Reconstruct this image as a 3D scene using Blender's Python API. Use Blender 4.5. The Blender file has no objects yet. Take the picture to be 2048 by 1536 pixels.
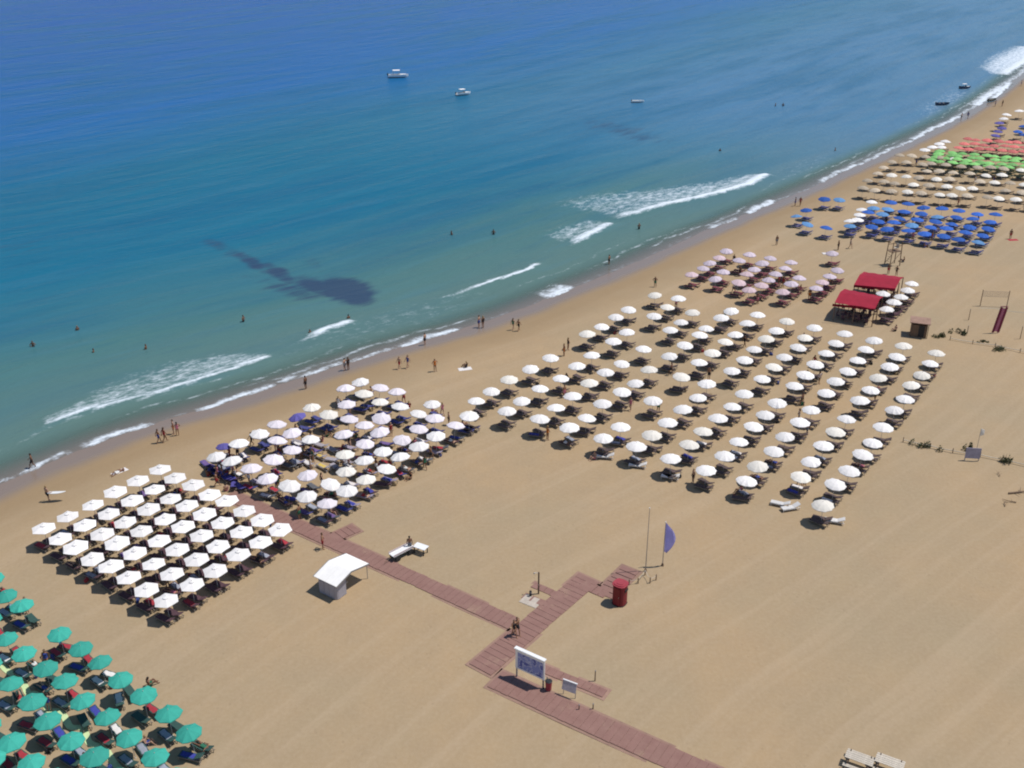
import bpy, bmesh, math, random
import numpy as np
from mathutils import Vector, Matrix

# ------------------------------------------------------------------ camera, sky, sun, exposure
SC = bpy.context.scene
COL = SC.collection
random.seed(11)
RNG = np.random.default_rng(5)
H, F, YH = 56.0, 2100.0, -250.0
PITCH = math.atan((768 - YH) / F)
cam_d = bpy.data.cameras.new('camera')
cam_d.sensor_width = 36.0
cam_d.lens = F / 2048 * 36.0
cam_d.clip_end = 30000
cam = bpy.data.objects.new('camera', cam_d)
cam.location = (0, 0, H)
cam.rotation_euler = (math.pi / 2 - PITCH, 0, 0)
COL.objects.link(cam)
SC.camera = cam

SUN_EL = math.radians(65)
SUN_DIR = Vector((math.cos(SUN_EL) * 0.99, math.cos(SUN_EL) * 0.14, math.sin(SUN_EL))).normalized()
W = bpy.data.worlds.new('World'); SC.world = W; W.use_nodes = True
nt = W.node_tree; nt.nodes.clear()
wo = nt.nodes.new('ShaderNodeOutputWorld'); wb = nt.nodes.new('ShaderNodeBackground')
sk = nt.nodes.new('ShaderNodeTexSky'); sk.sky_type = 'NISHITA'; sk.sun_disc = False
sk.sun_elevation = SUN_EL; sk.sun_rotation = math.atan2(SUN_DIR.x, SUN_DIR.y)
sk.air_density = 1.0; sk.dust_density = 0.1; sk.ozone_density = 3.0
wb.inputs['Strength'].default_value = 0.10
nt.links.new(sk.outputs[0], wb.inputs[0]); nt.links.new(wb.outputs[0], wo.inputs[0])
sl = bpy.data.lights.new('sun', 'SUN'); sl.energy = 4.2; sl.angle = math.radians(0.55); sl.color = (1.0, 0.955, 0.89)
so = bpy.data.objects.new('sun', sl); so.rotation_euler = SUN_DIR.to_track_quat('Z', 'Y').to_euler(); so.location = (60, 60, 120)
COL.objects.link(so)
vs = SC.view_settings
vs.view_transform = 'Standard'; vs.look = 'None'; vs.exposure = 0.0; vs.gamma = 1.0
SC.render.engine = 'CYCLES'
SC.cycles.filter_width = 2.0
SC.cycles.max_bounces = 6; SC.cycles.transparent_max_bounces = 6

# ------------------------------------------------------------------ small helpers
def G(px, py, z=0.0):
    """point of the plain at height z that was surveyed at photo position px, py"""
    u = (px - 1024) / F; v = (py - 768) / F
    Y = math.cos(PITCH) - v * math.sin(PITCH); Z = -math.sin(PITCH) - v * math.cos(PITCH)
    t = (z - H) / Z
    return Vector((u * t, Y * t, z))

def sstep(a, b, x):
    t = np.clip((x - a) / (b - a), 0, 1)
    return t * t * (3 - 2 * t)

def S2L(c):
    return tuple(((v / 255) / 12.92 if v / 255 <= .04045 else ((v / 255 + .055) / 1.055) ** 2.4) for v in c)

class NT:
    def __init__(s, m):
        s.t = m.node_tree
    def n(s, typ, **kw):
        nd = s.t.nodes.new(typ)
        for k, v in kw.items():
            setattr(nd, k, v)
        return nd
    def l(s, a, b):
        s.t.links.new(a, b)
    def math(s, op, a, b=None, c=None, clamp=False):
        nd = s.n('ShaderNodeMath', operation=op, use_clamp=clamp)
        for i, x in enumerate((a, b, c)):
            if x is None: continue
            if isinstance(x, (int, float)): nd.inputs[i].default_value = x
            else: s.l(x, nd.inputs[i])
        return nd.outputs[0]
    def mix(s, fac, a, b, blend='MIX'):
        nd = s.n('ShaderNodeMix', data_type='RGBA', blend_type=blend)
        for i, x in ((0, fac), (6, a), (7, b)):
            if isinstance(x, (int, float)): nd.inputs[i].default_value = x
            elif isinstance(x, (tuple, list)): nd.inputs[i].default_value = (*x[:3], 1)
            else: s.l(x, nd.inputs[i])
        return nd.outputs[2]
    def noise(s, vec, scale, detail=3, rough=.55):
        nd = s.n('ShaderNodeTexNoise'); nd.inputs['Scale'].default_value = scale
        nd.inputs['Detail'].default_value = detail; nd.inputs['Roughness'].default_value = rough
        if vec is not None: s.l(vec, nd.inputs['Vector'])
        return nd.outputs['Fac']
    def maprange(s, v, a, b, c, d, smooth=False):
        nd = s.n('ShaderNodeMapRange')
        if smooth: nd.interpolation_type = 'SMOOTHSTEP'
        s.l(v, nd.inputs[0])
        for i, x in enumerate((a, b, c, d)): 
            if isinstance(x, (int, float)): nd.inputs[i + 1].default_value = x
            else: s.l(x, nd.inputs[i + 1])
        return nd.outputs[0]
    def ramp(s, fac, stops, interp='LINEAR'):
        nd = s.n('ShaderNodeValToRGB'); s.l(fac, nd.inputs[0]); cr = nd.color_ramp; cr.interpolation = interp
        while len(cr.elements) < len(stops): cr.elements.new(0.5)
        for e, (p, c) in zip(cr.elements, stops): e.position = p; e.color = (*c[:3], 1)
        return nd.outputs[0]

def newmat(name):
    m = bpy.data.materials.new(name); m.use_nodes = True
    t = NT(m); b = m.node_tree.nodes['Principled BSDF']; o = m.node_tree.nodes['Material Output']
    return m, t, b, o

MATS = {}
def M(name, col, rough=.6, var=.18, scale=6.0, transl=0.0, spec=.35, metal=0.0, objvar=.12):
    """procedural plain material: blotchy noise, small per-object variation, optional cloth translucency"""
    if name in MATS: return MATS[name]
    m, t, b, o = newmat(name)
    tc = t.n('ShaderNodeTexCoord')
    oi = t.n('ShaderNodeObjectInfo')
    n = t.noise(tc.outputs['Object'], scale, 4)
    k = t.maprange(n, .25, .75, 1 - var, 1 + var * .6)
    k2 = t.maprange(oi.outputs['Random'], 0, 1, 1 - objvar, 1 + objvar * .4)
    k = t.math('MULTIPLY', k, k2)
    comb = t.n('ShaderNodeCombineColor'); 
    for i in range(3): t.l(k, comb.inputs[i])
    c = t.mix(1.0, col, comb.outputs[0], 'MULTIPLY')
    t.l(c, b.inputs['Base Color'])
    b.inputs['Roughness'].default_value = rough; b.inputs['Metallic'].default_value = metal
    b.inputs['Specular IOR Level'].default_value = spec
    if transl > 0:
        tr = t.n('ShaderNodeBsdfTranslucent'); t.l(c, tr.inputs[0])
        mx = t.n('ShaderNodeMixShader'); mx.inputs[0].default_value = transl
        t.l(b.outputs[0], mx.inputs[1]); t.l(tr.outputs[0], mx.inputs[2]); t.l(mx.outputs[0], o.inputs[0])
    MATS[name] = m
    return m

def mesh_from_bm(bm, name, smooth=False):
    me = bpy.data.meshes.new(name)
    bmesh.ops.recalc_face_normals(bm, faces=bm.faces)
    bm.to_mesh(me); bm.free()
    if smooth:
        me.polygons.foreach_set('use_smooth', [True] * len(me.polygons))
    return me

def obj(name, me, mat=None, parent=None, loc=None, rot=None, scale=None):
    o = bpy.data.objects.new(name, me)
    COL.objects.link(o)
    if mat is not None:
        if me is not None and len(me.materials) == 0:
            me.materials.append(mat)
        if me is not None and me.materials[0] is not mat:
            o.material_slots[0].link = 'OBJECT'; o.material_slots[0].material = mat
    if parent is not None: o.parent = parent
    if loc is not None: o.location = loc
    if rot is not None: o.rotation_euler = rot
    if scale is not None: o.scale = scale if hasattr(scale, '__len__') else (scale,) * 3
    return o

def tag(o, label, cat, group=None):
    o['label'] = label; o['category'] = cat
    if group: o['group'] = group
    return o

def empty(name, loc=(0, 0, 0), rz=0.0, label=None, cat=None, group=None, scale=1.0):
    o = bpy.data.objects.new(name, None); o.empty_display_size = .3
    COL.objects.link(o); o.location = loc; o.rotation_euler = (0, 0, rz); o.scale = (scale,) * 3
    if label: tag(o, label, cat, group)
    return o

def struct(o):
    o['kind'] = 'structure'; return o

def box(bm, c, s, rot=None, bev=0.0):
    mt = Matrix.Translation(Vector(c))
    if rot is not None: mt = mt @ rot
    r = bmesh.ops.create_cube(bm, size=1.0, matrix=mt @ Matrix.Diagonal((*s, 1)))
    if bev > 0:
        es = list({e for v in r['verts'] for e in v.link_edges})
        bmesh.ops.bevel(bm, geom=es, offset=bev, segments=2, affect='EDGES')

def tube(bm, p0, p1, r0, r1=None, seg=8, caps=True):
    p0 = Vector(p0); p1 = Vector(p1); r1 = r0 if r1 is None else r1
    d = p1 - p0; q = d.to_track_quat('Z', 'Y').to_matrix().to_4x4()
    bmesh.ops.create_cone(bm, cap_ends=caps, segments=seg, radius1=max(r0, 1e-4), radius2=max(r1, 1e-4), depth=d.length,
                          matrix=Matrix.Translation((p0 + p1) / 2) @ q)

def BM(fn, name, smooth=False):
    bm = bmesh.new(); fn(bm); return mesh_from_bm(bm, name, smooth)
_ONCE = {}
def ONCE(fn, name, smooth=False):
    if name not in _ONCE: _ONCE[name] = BM(fn, name, smooth)
    return _ONCE[name]

def RZ(a): return Matrix.Rotation(a, 4, 'Z')
def RX(a): return Matrix.Rotation(a, 4, 'X')
def RY(a): return Matrix.Rotation(a, 4, 'Y')

def copy_tree(o, parent=None):
    c = o.copy(); COL.objects.link(c); c.parent = parent
    for ch in o.children:
        copy_tree(ch, c)
    return c

# ------------------------------------------------------------------ shoreline frame: s runs along the beach, off is metres offshore
WZ = -0.6
SHORE_PX = [(-60, 996), (0, 968), (66, 940), (170, 897), (300, 848), (400, 822), (520, 782), (610, 755), (730, 714), (850, 680),
            (950, 652), (1060, 612), (1130, 583), (1220, 548), (1300, 512), (1400, 468), (1480, 435), (1550, 406), (1640, 368),
            (1700, 338), (1800, 294), (1860, 264), (1920, 234), (1980, 196), (2030, 158), (2080, 122)]
AX = math.radians(54.0)
ES = np.array([math.cos(AX), math.sin(AX)]); EN = np.array([-math.sin(AX), math.cos(AX)])
_p = np.array([G(x, y, WZ)[:2] for x, y in SHORE_PX])
_s = _p @ ES; _n = _p @ EN
_ss = np.arange(-400, 2600, 2.0)
_nn = np.interp(_ss, _s, _n)
_nn[_ss > _s[-1]] = _n[-1] + (_ss[_ss > _s[-1]] - _s[-1]) * 0.02
_nn[_ss < _s[0]] = _n[0] + (_ss[_ss < _s[0]] - _s[0]) * 0.0
_k = np.exp(-np.linspace(-2, 2, 9) ** 2); _k /= _k.sum()
_pad = np.pad(_nn, 4, mode='edge'); _nn = np.convolve(_pad, _k, mode='valid')
def shore_n(s): return np.interp(s, _ss, _nn)
def sd2xy(s, d):
    n = shore_n(s) + d
    return s * ES[0] + n * EN[0], s * ES[1] + n * EN[1]
def xy2sd(x, y):
    s = x * ES[0] + y * ES[1]; n = x * EN[0] + y * EN[1]
    return s, n - shore_n(s)
def sand_z(d):
    d = np.asarray(d, float)
    z = np.where(d < -9, 0.0, 0.0)
    z = z - 0.6 * sstep(-9.5, 0.6, d) * 1.0
    z = np.where(d > 0.6, -0.6 - 0.055 * (d - 0.6), z)
    return np.maximum(z, -9.0)
def gz(x, y):
    return float(sand_z(xy2sd(np.array(x), np.array(y))[1]))
def GS(px, py):
    """point on the sloping sand"""
    p = G(px, py, 0.0)
    for _ in range(4): p = G(px, py, gz(p.x, p.y))
    return p
INLAND = math.atan2(-EN[1], -EN[0])

def lattice_mesh(name, sv, dv, zfun):
    S, D = np.meshgrid(sv, dv, indexing='ij')
    X, Y = sd2xy(S, D); Z = zfun(S, D)
    ns, nd = S.shape
    co = np.stack([X, Y, Z], -1).reshape(-1, 3)
    i = np.arange(ns * nd).reshape(ns, nd)
    q = np.stack([i[:-1, :-1], i[1:, :-1], i[1:, 1:], i[:-1, 1:]], -1).reshape(-1, 4)
    me = bpy.data.meshes.new(name)
    me.vertices.add(len(co)); me.vertices.foreach_set('co', co.ravel())
    me.loops.add(q.size); me.loops.foreach_set('vertex_index', q.ravel().astype(np.int32))
    me.polygons.add(len(q)); me.polygons.foreach_set('loop_start', np.arange(0, q.size, 4, dtype=np.int32))
    me.polygons.foreach_set('use_smooth', np.ones(len(q), bool))
    me.update(calc_edges=True)
    def attr(nm, arr):
        a = me.attributes.new(nm, 'FLOAT', 'POINT'); a.data.foreach_set('value', np.asarray(arr, np.float32).ravel())
    attr('along', S); attr('off', D)
    return me, S, D, attr

def spaced(*segs):
    out = []
    for a, b, st in segs: out.append(np.arange(a, b, st))
    return np.concatenate(out)

# ------------------------------------------------------------------ sand
def sand_material():
    m, t, b, o = newmat('sand')
    tc = t.n('ShaderNodeTexCoord'); P = tc.outputs['Object']
    at = t.n('ShaderNodeAttribute', attribute_name='off'); off = at.outputs['Fac']
    big = t.noise(P, .045, 4, .6); mid = t.noise(P, .35, 5, .62); fine = t.noise(P, 3.0, 4, .6); foot = t.noise(P, 1.4, 3, .5)
    vor = t.n('ShaderNodeTexVoronoi'); vor.inputs['Scale'].default_value = 1.5; vor.inputs['Randomness'].default_value = 1.0; t.l(P, vor.inputs['Vector'])
    trod = t.maprange(t.noise(P, .10, 4, .6), .40, .62, 0, 1, True)
    step = t.math('MULTIPLY', t.maprange(vor.outputs['Distance'], .05, .26, 1, 0, True), trod)
    # faint cleaning tracks parallel to the beach
    aa = t.n('ShaderNodeAttribute', attribute_name='along').outputs['Fac']
    trk = t.n('ShaderNodeCombineXYZ'); t.l(t.math('MULTIPLY', aa, .02), trk.inputs[0]); t.l(t.math('MULTIPLY', off, .55), trk.inputs[1])
    track = t.noise(trk.outputs[0], 1.0, 3, .6)
    c = t.mix(t.maprange(big, .3, .7, 0, 1, True), (.364, .252, .140), (.316, .240, .145))
    c = t.mix(t.math('MULTIPLY', t.maprange(mid, .35, .75, 0, 1), .45), c, (.29, .212, .130))
    c = t.mix(t.math('MULTIPLY', t.maprange(track, .45, .72, 0, 1, True), .28), c, (.43, .325, .215))
    c = t.mix(t.math('MULTIPLY', step, .22), c, (.25, .18, .112))
    c = t.mix(t.math('MULTIPLY', t.maprange(fine, .4, .7, 0, 1), .18), c, (.46, .36, .25))
    wob = t.math('MULTIPLY', t.math('SUBTRACT', t.noise(P, .12, 3), .5), 5.0)
    offw = t.math('ADD', off, wob)
    damp = t.maprange(offw, -13, -4.0, 0, 1, True)
    c = t.mix(t.math('MULTIPLY', damp, .75), c, (.262, .176, .092))
    wet = t.maprange(t.math('ADD', off, t.math('MULTIPLY', wob, .35)), -4.6, -1.6, 0, 1, True)
    c = t.mix(wet, c, (.215, .165, .132))
    t.l(c, b.inputs['Base Color'])
    t.l(t.maprange(wet, 0, 1, .95, .22), b.inputs['Roughness'])
    b.inputs['Specular IOR Level'].default_value = .4
    h = t.math('ADD', t.math('MULTIPLY', mid, .25), t.math('ADD', t.math('MULTIPLY', foot, .09), t.math('SUBTRACT', t.math('MULTIPLY', fine, .03), t.math('MULTIPLY', step, .08))))
    dry = t.maprange(wet, 0, 1, 1, .04)
    bp = t.n('ShaderNodeBump'); bp.inputs['Distance'].default_value = .45
    t.l(t.math('MULTIPLY', dry, .42), bp.inputs['Strength']); t.l(h, bp.inputs['Height']); t.l(bp.outputs[0], b.inputs['Normal'])
    return m
sv = spaced((-3000, -100, 100), (-100, 420, 2.0), (420, 800, 10), (800, 6000, 200))
dv = spaced((-5000, -300, 300), (-300, -14, 3.0), (-14, 6, .5), (6, 60, 4), (60, 6100, 600))
def sz(S, D):
    b = sand_z(D)
    w = sstep(0, 14, -D) * .06
    return b + w * (np.sin(S * .31 + np.sin(D * .2) * 2) * np.sin(D * .27 + S * .07)) * .6
me, S, D, attr = lattice_mesh('sand', sv, dv, sz)
sand = struct(obj('sand', me, sand_material()))

# ------------------------------------------------------------------ sea
sv = spaced((-3000, -60, 60), (-60, 470, .55), (470, 900, 3), (900, 9000, 150))
dv = np.concatenate([np.arange(-1.6, 46, .5), 46 + 1.2 * (np.power(1.075, np.arange(0, 95)) - 1) / .075])
me, S, D, attr = lattice_mesh('sea', sv, dv, lambda S, D: np.full_like(S, WZ))
foam = np.zeros_like(S); ridge = np.zeros_like(S)
def crest(pts, T, I, core=.7, hgt=.3, dens=.62):
    q = np.array([xy2sd(*np.array(G(x, y, WZ)[:2])) for x, y in pts]); o_ = np.argsort(q[:, 0]); q = q[o_]
    T = np.array(T, float)[o_]; I = np.array(I, float)[o_]
    s = S[:, 0]; m = (s > q[0, 0] - 1) & (s < q[-1, 0] + 1); 
    sm = S[m]; c = np.interp(sm, q[:, 0], q[:, 1]); Tt = np.interp(sm, q[:, 0], T); It = np.interp(sm, q[:, 0], I)
    wob = .12 * np.sin(sm * 1.3) + .16 * np.sin(sm * .47 + 1)
    end = sstep(0, 6, sm - q[0, 0] + 1) * sstep(0, 2.5, q[-1, 0] + 1 - sm)
    d = D[m] - c - wob
    fr = np.where(d < 0, np.exp(-(d / (core * .55)) ** 2), np.exp(-(d / core) ** 2)) * 1.15
    tr = dens * (1 - sstep(.35, 1.0, d / np.maximum(Tt, .2))) * (d > -.2)
    foam[m] = np.maximum(foam[m], np.maximum(fr, tr) * It * end)
    ridge[m] = np.maximum(ridge[m], hgt * np.exp(-(d / 1.5) ** 2) * end * It)
crest([(70, 864), (110, 846), (170, 825), (250, 804), (330, 785), (430, 750), (500, 730), (545, 713)],
      [1, 3, 4, 8, 11, 11, 8, 2], [.8, 1, 1, .9, .78, .85, 1, 1], core=.55, dens=.52)
crest([(590, 686), (640, 668), (680, 656), (708, 644)], [.8, 1.2, 2, 2], [.8, 1, 1, 1], core=.95, hgt=.4)
crest([(860, 604), (910, 590), (960, 574), (1030, 551), (1082, 529)], [.5, .8, 1, 1.2, 1], [.35, .55, .85, 1, 1], core=.6, dens=.5)
crest([(1140, 494), (1180, 470), (1222, 446)], [9, 10, 6], [.9, .95, .9], core=1.5, dens=.5)
crest([(1222, 440), (1300, 418), (1370, 402), (1440, 388), (1500, 370), (1534, 350)],
      [22, 22, 17, 13, 9, 5], [.72, .85, 1, 1.05, 1.1, 1.1], core=1.7, hgt=.5, dens=.52)
crest([(1985, 202), (2008, 178), (2022, 166)], [4, 5, 4], [.9, 1, .9], core=1.4, dens=.55)
crest([(2004, 152), (2020, 140), (2050, 122), (2090, 96)], [5, 13, 16, 14], [.8, 1.0, 1.1, 1.1], core=3, dens=.74)
# swash line at the water's edge
sw = []
for x0, y0, x1, y1, a, w in [(-60, 996, 40, 950, .55, .5), (40, 952, 150, 905, .8, .6), (165, 898, 305, 845, 1, .8), (305, 845, 395, 824, .25, .4),
        (395, 824, 560, 770, 1, .7), (560, 770, 690, 728, .85, .6), (690, 728, 800, 696, .75, .6), (800, 695, 925, 660, 1, 1.0), (925, 660, 1090, 600, .25, .5),
        (1095, 597, 1150, 574, 1, 2.6), (1150, 574, 1400, 468, .3, .5), (1420, 458, 1480, 436, .7, 1.0), (1500, 428, 1560, 402, 1, 1.5), (1560, 402, 1640, 368, .4, .6),
        (1645, 366, 1730, 325, .85, 1.1), (1730, 325, 1830, 280, .8, .9), (1830, 280, 1925, 232, 1.0, 1.2), (1925, 232, 1960, 210, .7, .9), (1955, 212, 2010, 174, 1.1, 2.6), (2010, 174, 2090, 115, .7, 1.6)]:
    a0 = xy2sd(*np.array(G(x0, y0, WZ)[:2]))[0]; a1 = xy2sd(*np.array(G(x1, y1, WZ)[:2]))[0]
    s = S; inn = sstep(a0 - .8, a0 + 1.2, s) * (1 - sstep(a1 - 1.2, a1 + .8, s))
    wob = .22 * np.sin(s * .9) + .3 * np.sin(s * .23 + 2) + .1 * np.sin(s * 2.7)
    d = D - .35 - wob
    v = np.where(d < 0, np.exp(-(d / .45) ** 2), np.exp(-(d / w) ** 2)) * inn * a
    foam = np.maximum(foam, v)
for k, (o0, amp) in enumerate(((2.4, .55), (4.2, .42), (7.0, .32))):      # broken second line
    wob = .5 * np.sin(S * .21 + k) + .25 * np.sin(S * .77 + 2 * k)
    patch = sstep(.35, .8, np.sin(S * .085 + 1.3 * k) * .5 + .5)
    foam = np.maximum(foam, amp * patch * np.exp(-((D - o0 - wob) / .35) ** 2))
# swell that shoals towards the beach
ph = D * (2 * math.pi / 9.0) + 1.1 * np.sin(S * .035) + .6 * np.sin(S * .11 + D * .05)
swell = .07 * np.sin(ph) * sstep(1.5, 10, D) * (1 - .75 * sstep(30, 120, D))
co = np.empty(S.size * 3, np.float32); me.vertices.foreach_get('co', co); co = co.reshape(-1, 3)
co[:, 2] += (swell + ridge + .03 * np.clip(foam, 0, 1)).ravel(); 
# the water sheet dips under the sand at its inner edge
co[:, 2] -= (.12 * (1 - sstep(-1.6, -.4, D))).ravel()
me.vertices.foreach_set('co', co.ravel()); me.update()
# weed bed under the water
X, Y = sd2xy(S, D)
weed = np.zeros_like(S)
def blob(px, py, ax, ay, ang, a):
    global weed
    zc = Y * math.cos(PITCH) + (H - WZ) * math.sin(PITCH); yc = -(H - WZ) * math.cos(PITCH) + Y * math.sin(PITCH)
    U = 1024 + F * X / zc - px; V = 768 - F * yc / zc - py
    ok = zc > 1
    ca, sa = math.cos(ang), math.sin(ang)
    u = (U * ca + V * sa) / ax; v = (-U * sa + V * ca) / ay
    weed = np.maximum(weed, np.where(ok, a * np.exp(-(u * u + v * v) ** 1.5), 0))
blob(440, 494, 45, 12, .45, .4); blob(500, 522, 50, 13, .5, .7); blob(560, 548, 48, 15, .5, .75); blob(630, 572, 55, 18, .25, .8)
blob(690, 580, 62, 26, .1, 1.05); blob(712, 592, 40, 20, .1, 1.0); blob(585, 580, 80, 17, .25, .55); blob(628, 528, 22, 16, 0, .35)
blob(1250, 262, 110, 16, .25, .42); blob(1190, 245, 60, 12, .2, .25); blob(20, 490, 90, 18, 0, .25); blob(905, 215, 80, 10, .1, .15)
lace = .30 * sstep(.45, .9, .5 + .5 * np.sin(S * .043 + .9) * np.sin(S * .017 + 2.0)) * np.exp(-((D - 9) / 5.0) ** 2)
foam = np.maximum(foam, lace)
attr('foam', np.clip(foam, 0, 1.2)); attr('weed', np.clip(weed, 0, 1))

def sea_material():
    m, t, b, o = newmat('sea_water')
    A = lambda nm: t.n('ShaderNodeAttribute', attribute_name=nm).outputs['Fac']
    s, off, foam, weed = A('along'), A('off'), A('foam'), A('weed')
    cv = t.n('ShaderNodeCombineXYZ'); t.l(s, cv.inputs[0]); t.l(off, cv.inputs[1]); V = cv.outputs[0]
    def stretched(sx, sy, skew=0.0):
        mp = t.n('ShaderNodeMapping'); mp.inputs['Scale'].default_value = (sx, sy, 1); mp.inputs['Rotation'].default_value = (0, 0, skew)
        t.l(V, mp.inputs['Vector']); return mp.outputs[0]
    band = t.noise(stretched(.012, .07, .12), 1.0, 5, .6)
    band2 = t.noise(stretched(.03, .22, -.08), 1.0, 4, .6)
    patch = t.noise(stretched(.006, .012), 1.0, 4, .6)
    x = t.math('ADD', off, t.math('MULTIPLY', t.math('SUBTRACT', patch, .5), 55.0))
    xw = t.math('MAXIMUM', t.math('MINIMUM', t.math('ADD', t.math('MULTIPLY', x, t.maprange(off, 4, 40, 0, 1)), t.math('MULTIPLY', off, t.maprange(off, 4, 40, 1, 0))), 600.0), 0.0)
    lg = t.math('DIVIDE', t.math('LOGARITHM', t.math('ADD', xw, 1.0), math.e), 6.4)
    def q(d): return math.log(d + 1) / 6.4
    c = t.ramp(lg, [(q(0), (.195, .185, .195)), (q(4), (.100, .165, .148)), (q(12), (.086, .164, .160)), (q(26), (.060, .154, .160)),
                    (q(60), (.012, .126, .208)), (q(110), (.010, .122, .210)), (q(170), (.010, .106, .300)), (q(400), (.003, .072, .285))])
    far_pale = t.math('MULTIPLY', t.maprange(s, 150, 290, 0, .75, True), t.math('MULTIPLY', t.maprange(off, 55, 170, 1, 0, True), t.maprange(off, 3, 9, 0, 1, True)))  # paler blue tone, growing along the beach in the nearer water
    c = t.mix(far_pale, c, (.078, .180, .325))
    c = t.mix(t.math('MULTIPLY', t.maprange(band, .42, .66, 0, 1, True), t.maprange(off, 8, 40, .10, .5)), c, (.008, .096, .190))
    band3 = t.noise(stretched(.05, .30, .22), 1.0, 5, .65)
    c = t.mix(t.math('MULTIPLY', t.maprange(band3, .50, .72, 0, 1, True), t.maprange(off, 8, 40, .08, .30)), c, (.008, .085, .165))
    c = t.mix(t.math('MULTIPLY', t.maprange(band2, .5, .75, 0, 1, True), .16), c, (.06, .20, .30))
    wn = t.noise(stretched(.10, .42, .25), 1.0, 6, .68)
    wm = t.maprange(t.math('ADD', weed, t.math('MULTIPLY', t.math('SUBTRACT', wn, .5), 1.5)), .16, .78, 0, .85, True)
    wm = t.math('MULTIPLY', wm, t.math('GREATER_THAN', weed, .02))
    c = t.mix(wm, c, (.030, .050, .105))
    t.l(c, b.inputs['Base Color'])
    b.inputs['Roughness'].default_value = .24; b.inputs['IOR'].default_value = 1.33
    b.inputs['Specular IOR Level'].default_value = .03
    # ripples
    r1 = t.noise(stretched(.18, .75, .1), 1.0, 4, .62); r2 = t.noise(stretched(.7, 1.9, -.2), 1.0, 3, .6); r3 = t.noise(stretched(.05, .2, .15), 1.0, 3, .5)
    h = t.math('ADD', t.math('ADD', t.math('MULTIPLY', r1, .5), t.math('MULTIPLY', r2, .16)), t.math('MULTIPLY', r3, 1.2))
    bp = t.n('ShaderNodeBump'); bp.inputs['Strength'].default_value = .7; bp.inputs['Distance'].default_value = .6
    t.l(h, bp.inputs['Height']); t.l(bp.outputs[0], b.inputs['Normal'])
    # clear film at the edge
    tr = t.n('ShaderNodeBsdfTransparent'); tr.inputs[0].default_value = (.93, .97, .97, 1)
    mx = t.n('ShaderNodeMixShader'); t.l(t.maprange(off, -1.0, 7.0, .10, 1.0, True), mx.inputs[0])
    t.l(tr.outputs[0], mx.inputs[1]); t.l(b.outputs[0], mx.inputs[2])
    # foam
    f1 = t.noise(stretched(.55, .95), 1.0, 6, .68); f2 = t.noise(stretched(2.2, 3.2), 1.0, 3, .6)
    fn = t.math('ADD', t.math('MULTIPLY', f1, .72), t.math('MULTIPLY', f2, .28))
    thr = t.math('SUBTRACT', .76, t.math('MULTIPLY', foam, .40))
    fm = t.maprange(t.math('SUBTRACT', fn, thr), -.20, .20, 0, .92, True)
    fm = t.math('MULTIPLY', fm, t.maprange(foam, .04, .3, 0, 1))
    fd = t.n('ShaderNodeBsdfDiffuse'); fd.inputs[0].default_value = (.70, .76, .82, 1)
    mf = t.n('ShaderNodeMixShader'); t.l(fm, mf.inputs[0]); t.l(mx.outputs[0], mf.inputs[1]); t.l(fd.outputs[0], mf.inputs[2])
    t.l(mf.outputs[0], o.inputs[0])
    return m
sea = struct(obj('sea', me, sea_material()))

# ------------------------------------------------------------------ materials in use
m_white = M('white_canvas', (.88, .845, .82), .8, .07, 2.0, .10)
m_cream = M('cream_canvas', (.85, .80, .72), .8, .08, 2.0, .10)
m_lav = M('lavender_canvas', (.80, .735, .775), .8, .08, 2.0, .10)
m_pink = M('rose_canvas', (.66, .50, .53), .8, .10, 2.0, .10)
m_mauve = M('mauve_canvas', (.66, .56, .63), .8, .1, 2.0, .12)
m_redfab = M('red_fabric', (.17, .045, .06), .85, .2, 4.0)
m_teal = M('teal_canvas', (.065, .50, .395), .8, .10, 2.0, .30, objvar=.2)
m_blue = M('blue_canvas', (.045, .165, .62), .8, .12, 2.0, .25, objvar=.35)
m_sky = M('light_blue_canvas', (.16, .36, .66), .8, .12, 2.0, .25)
m_tan = M('straw_canvas', (.60, .50, .38), .85, .12, 2.0, .15, objvar=.3)
m_lime = M('lime_canvas', (.30, .68, .22), .8, .12, 2.0, .25, objvar=.3)
m_coral = M('coral_canvas', (.80, .23, .21), .8, .12, 2.0, .25, objvar=.25)
m_violet = M('violet_canvas', (.15, .13, .42), .8, .12, 2.0, .25)
m_pole = M('pole_paint', (.55, .52, .48), .5, .1, 4.0)
m_wood = M('weathered_wood', (.20, .13, .085), .8, .3, 5.0)
m_palewood = M('pale_timber', (.52, .46, .38), .8, .2, 4.0)
m_plumfab = M('plum_fabric', (.090, .046, .058), .85, .2, 4.0)
m_brownfab = M('brown_fabric', (.10, .070, .068), .85, .2, 4.0)
m_greyfab = M('grey_fabric', (.11, .115, .13), .85, .2, 4.0)
m_bluefab = M('blue_fabric', (.055, .060, .20), .85, .2, 4.0)
m_greenfab = M('green_fabric', (.035, .085, .075), .85, .2, 4.0)
m_frame = M('bed_frame', (.30, .25, .20), .6, .15, 4.0)
m_whiteframe = M('white_frame', (.66, .64, .62), .5, .1, 4.0)
m_red = M('red_paint', (.19, .012, .022), .55, .15, 3.0)
m_redtop = M('red_roof_paint', (.34, .045, .06), .6, .15, 3.0)
m_redcloth = M('red_awning', (.40, .016, .045), .8, .18, 1.2, .18)
m_gloss = M('white_gelcoat', (.80, .80, .79), .25, .05, 3.0, spec=.5)
m_dark = M('dark_rubber', (.025, .025, .028), .6, .2, 6.0)
m_metal = M('grey_metal', (.36, .36, .37), .4, .1, 6.0, metal=.6)
m_navy = M('navy_hull', (.03, .045, .09), .4, .1, 3.0)

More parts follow.
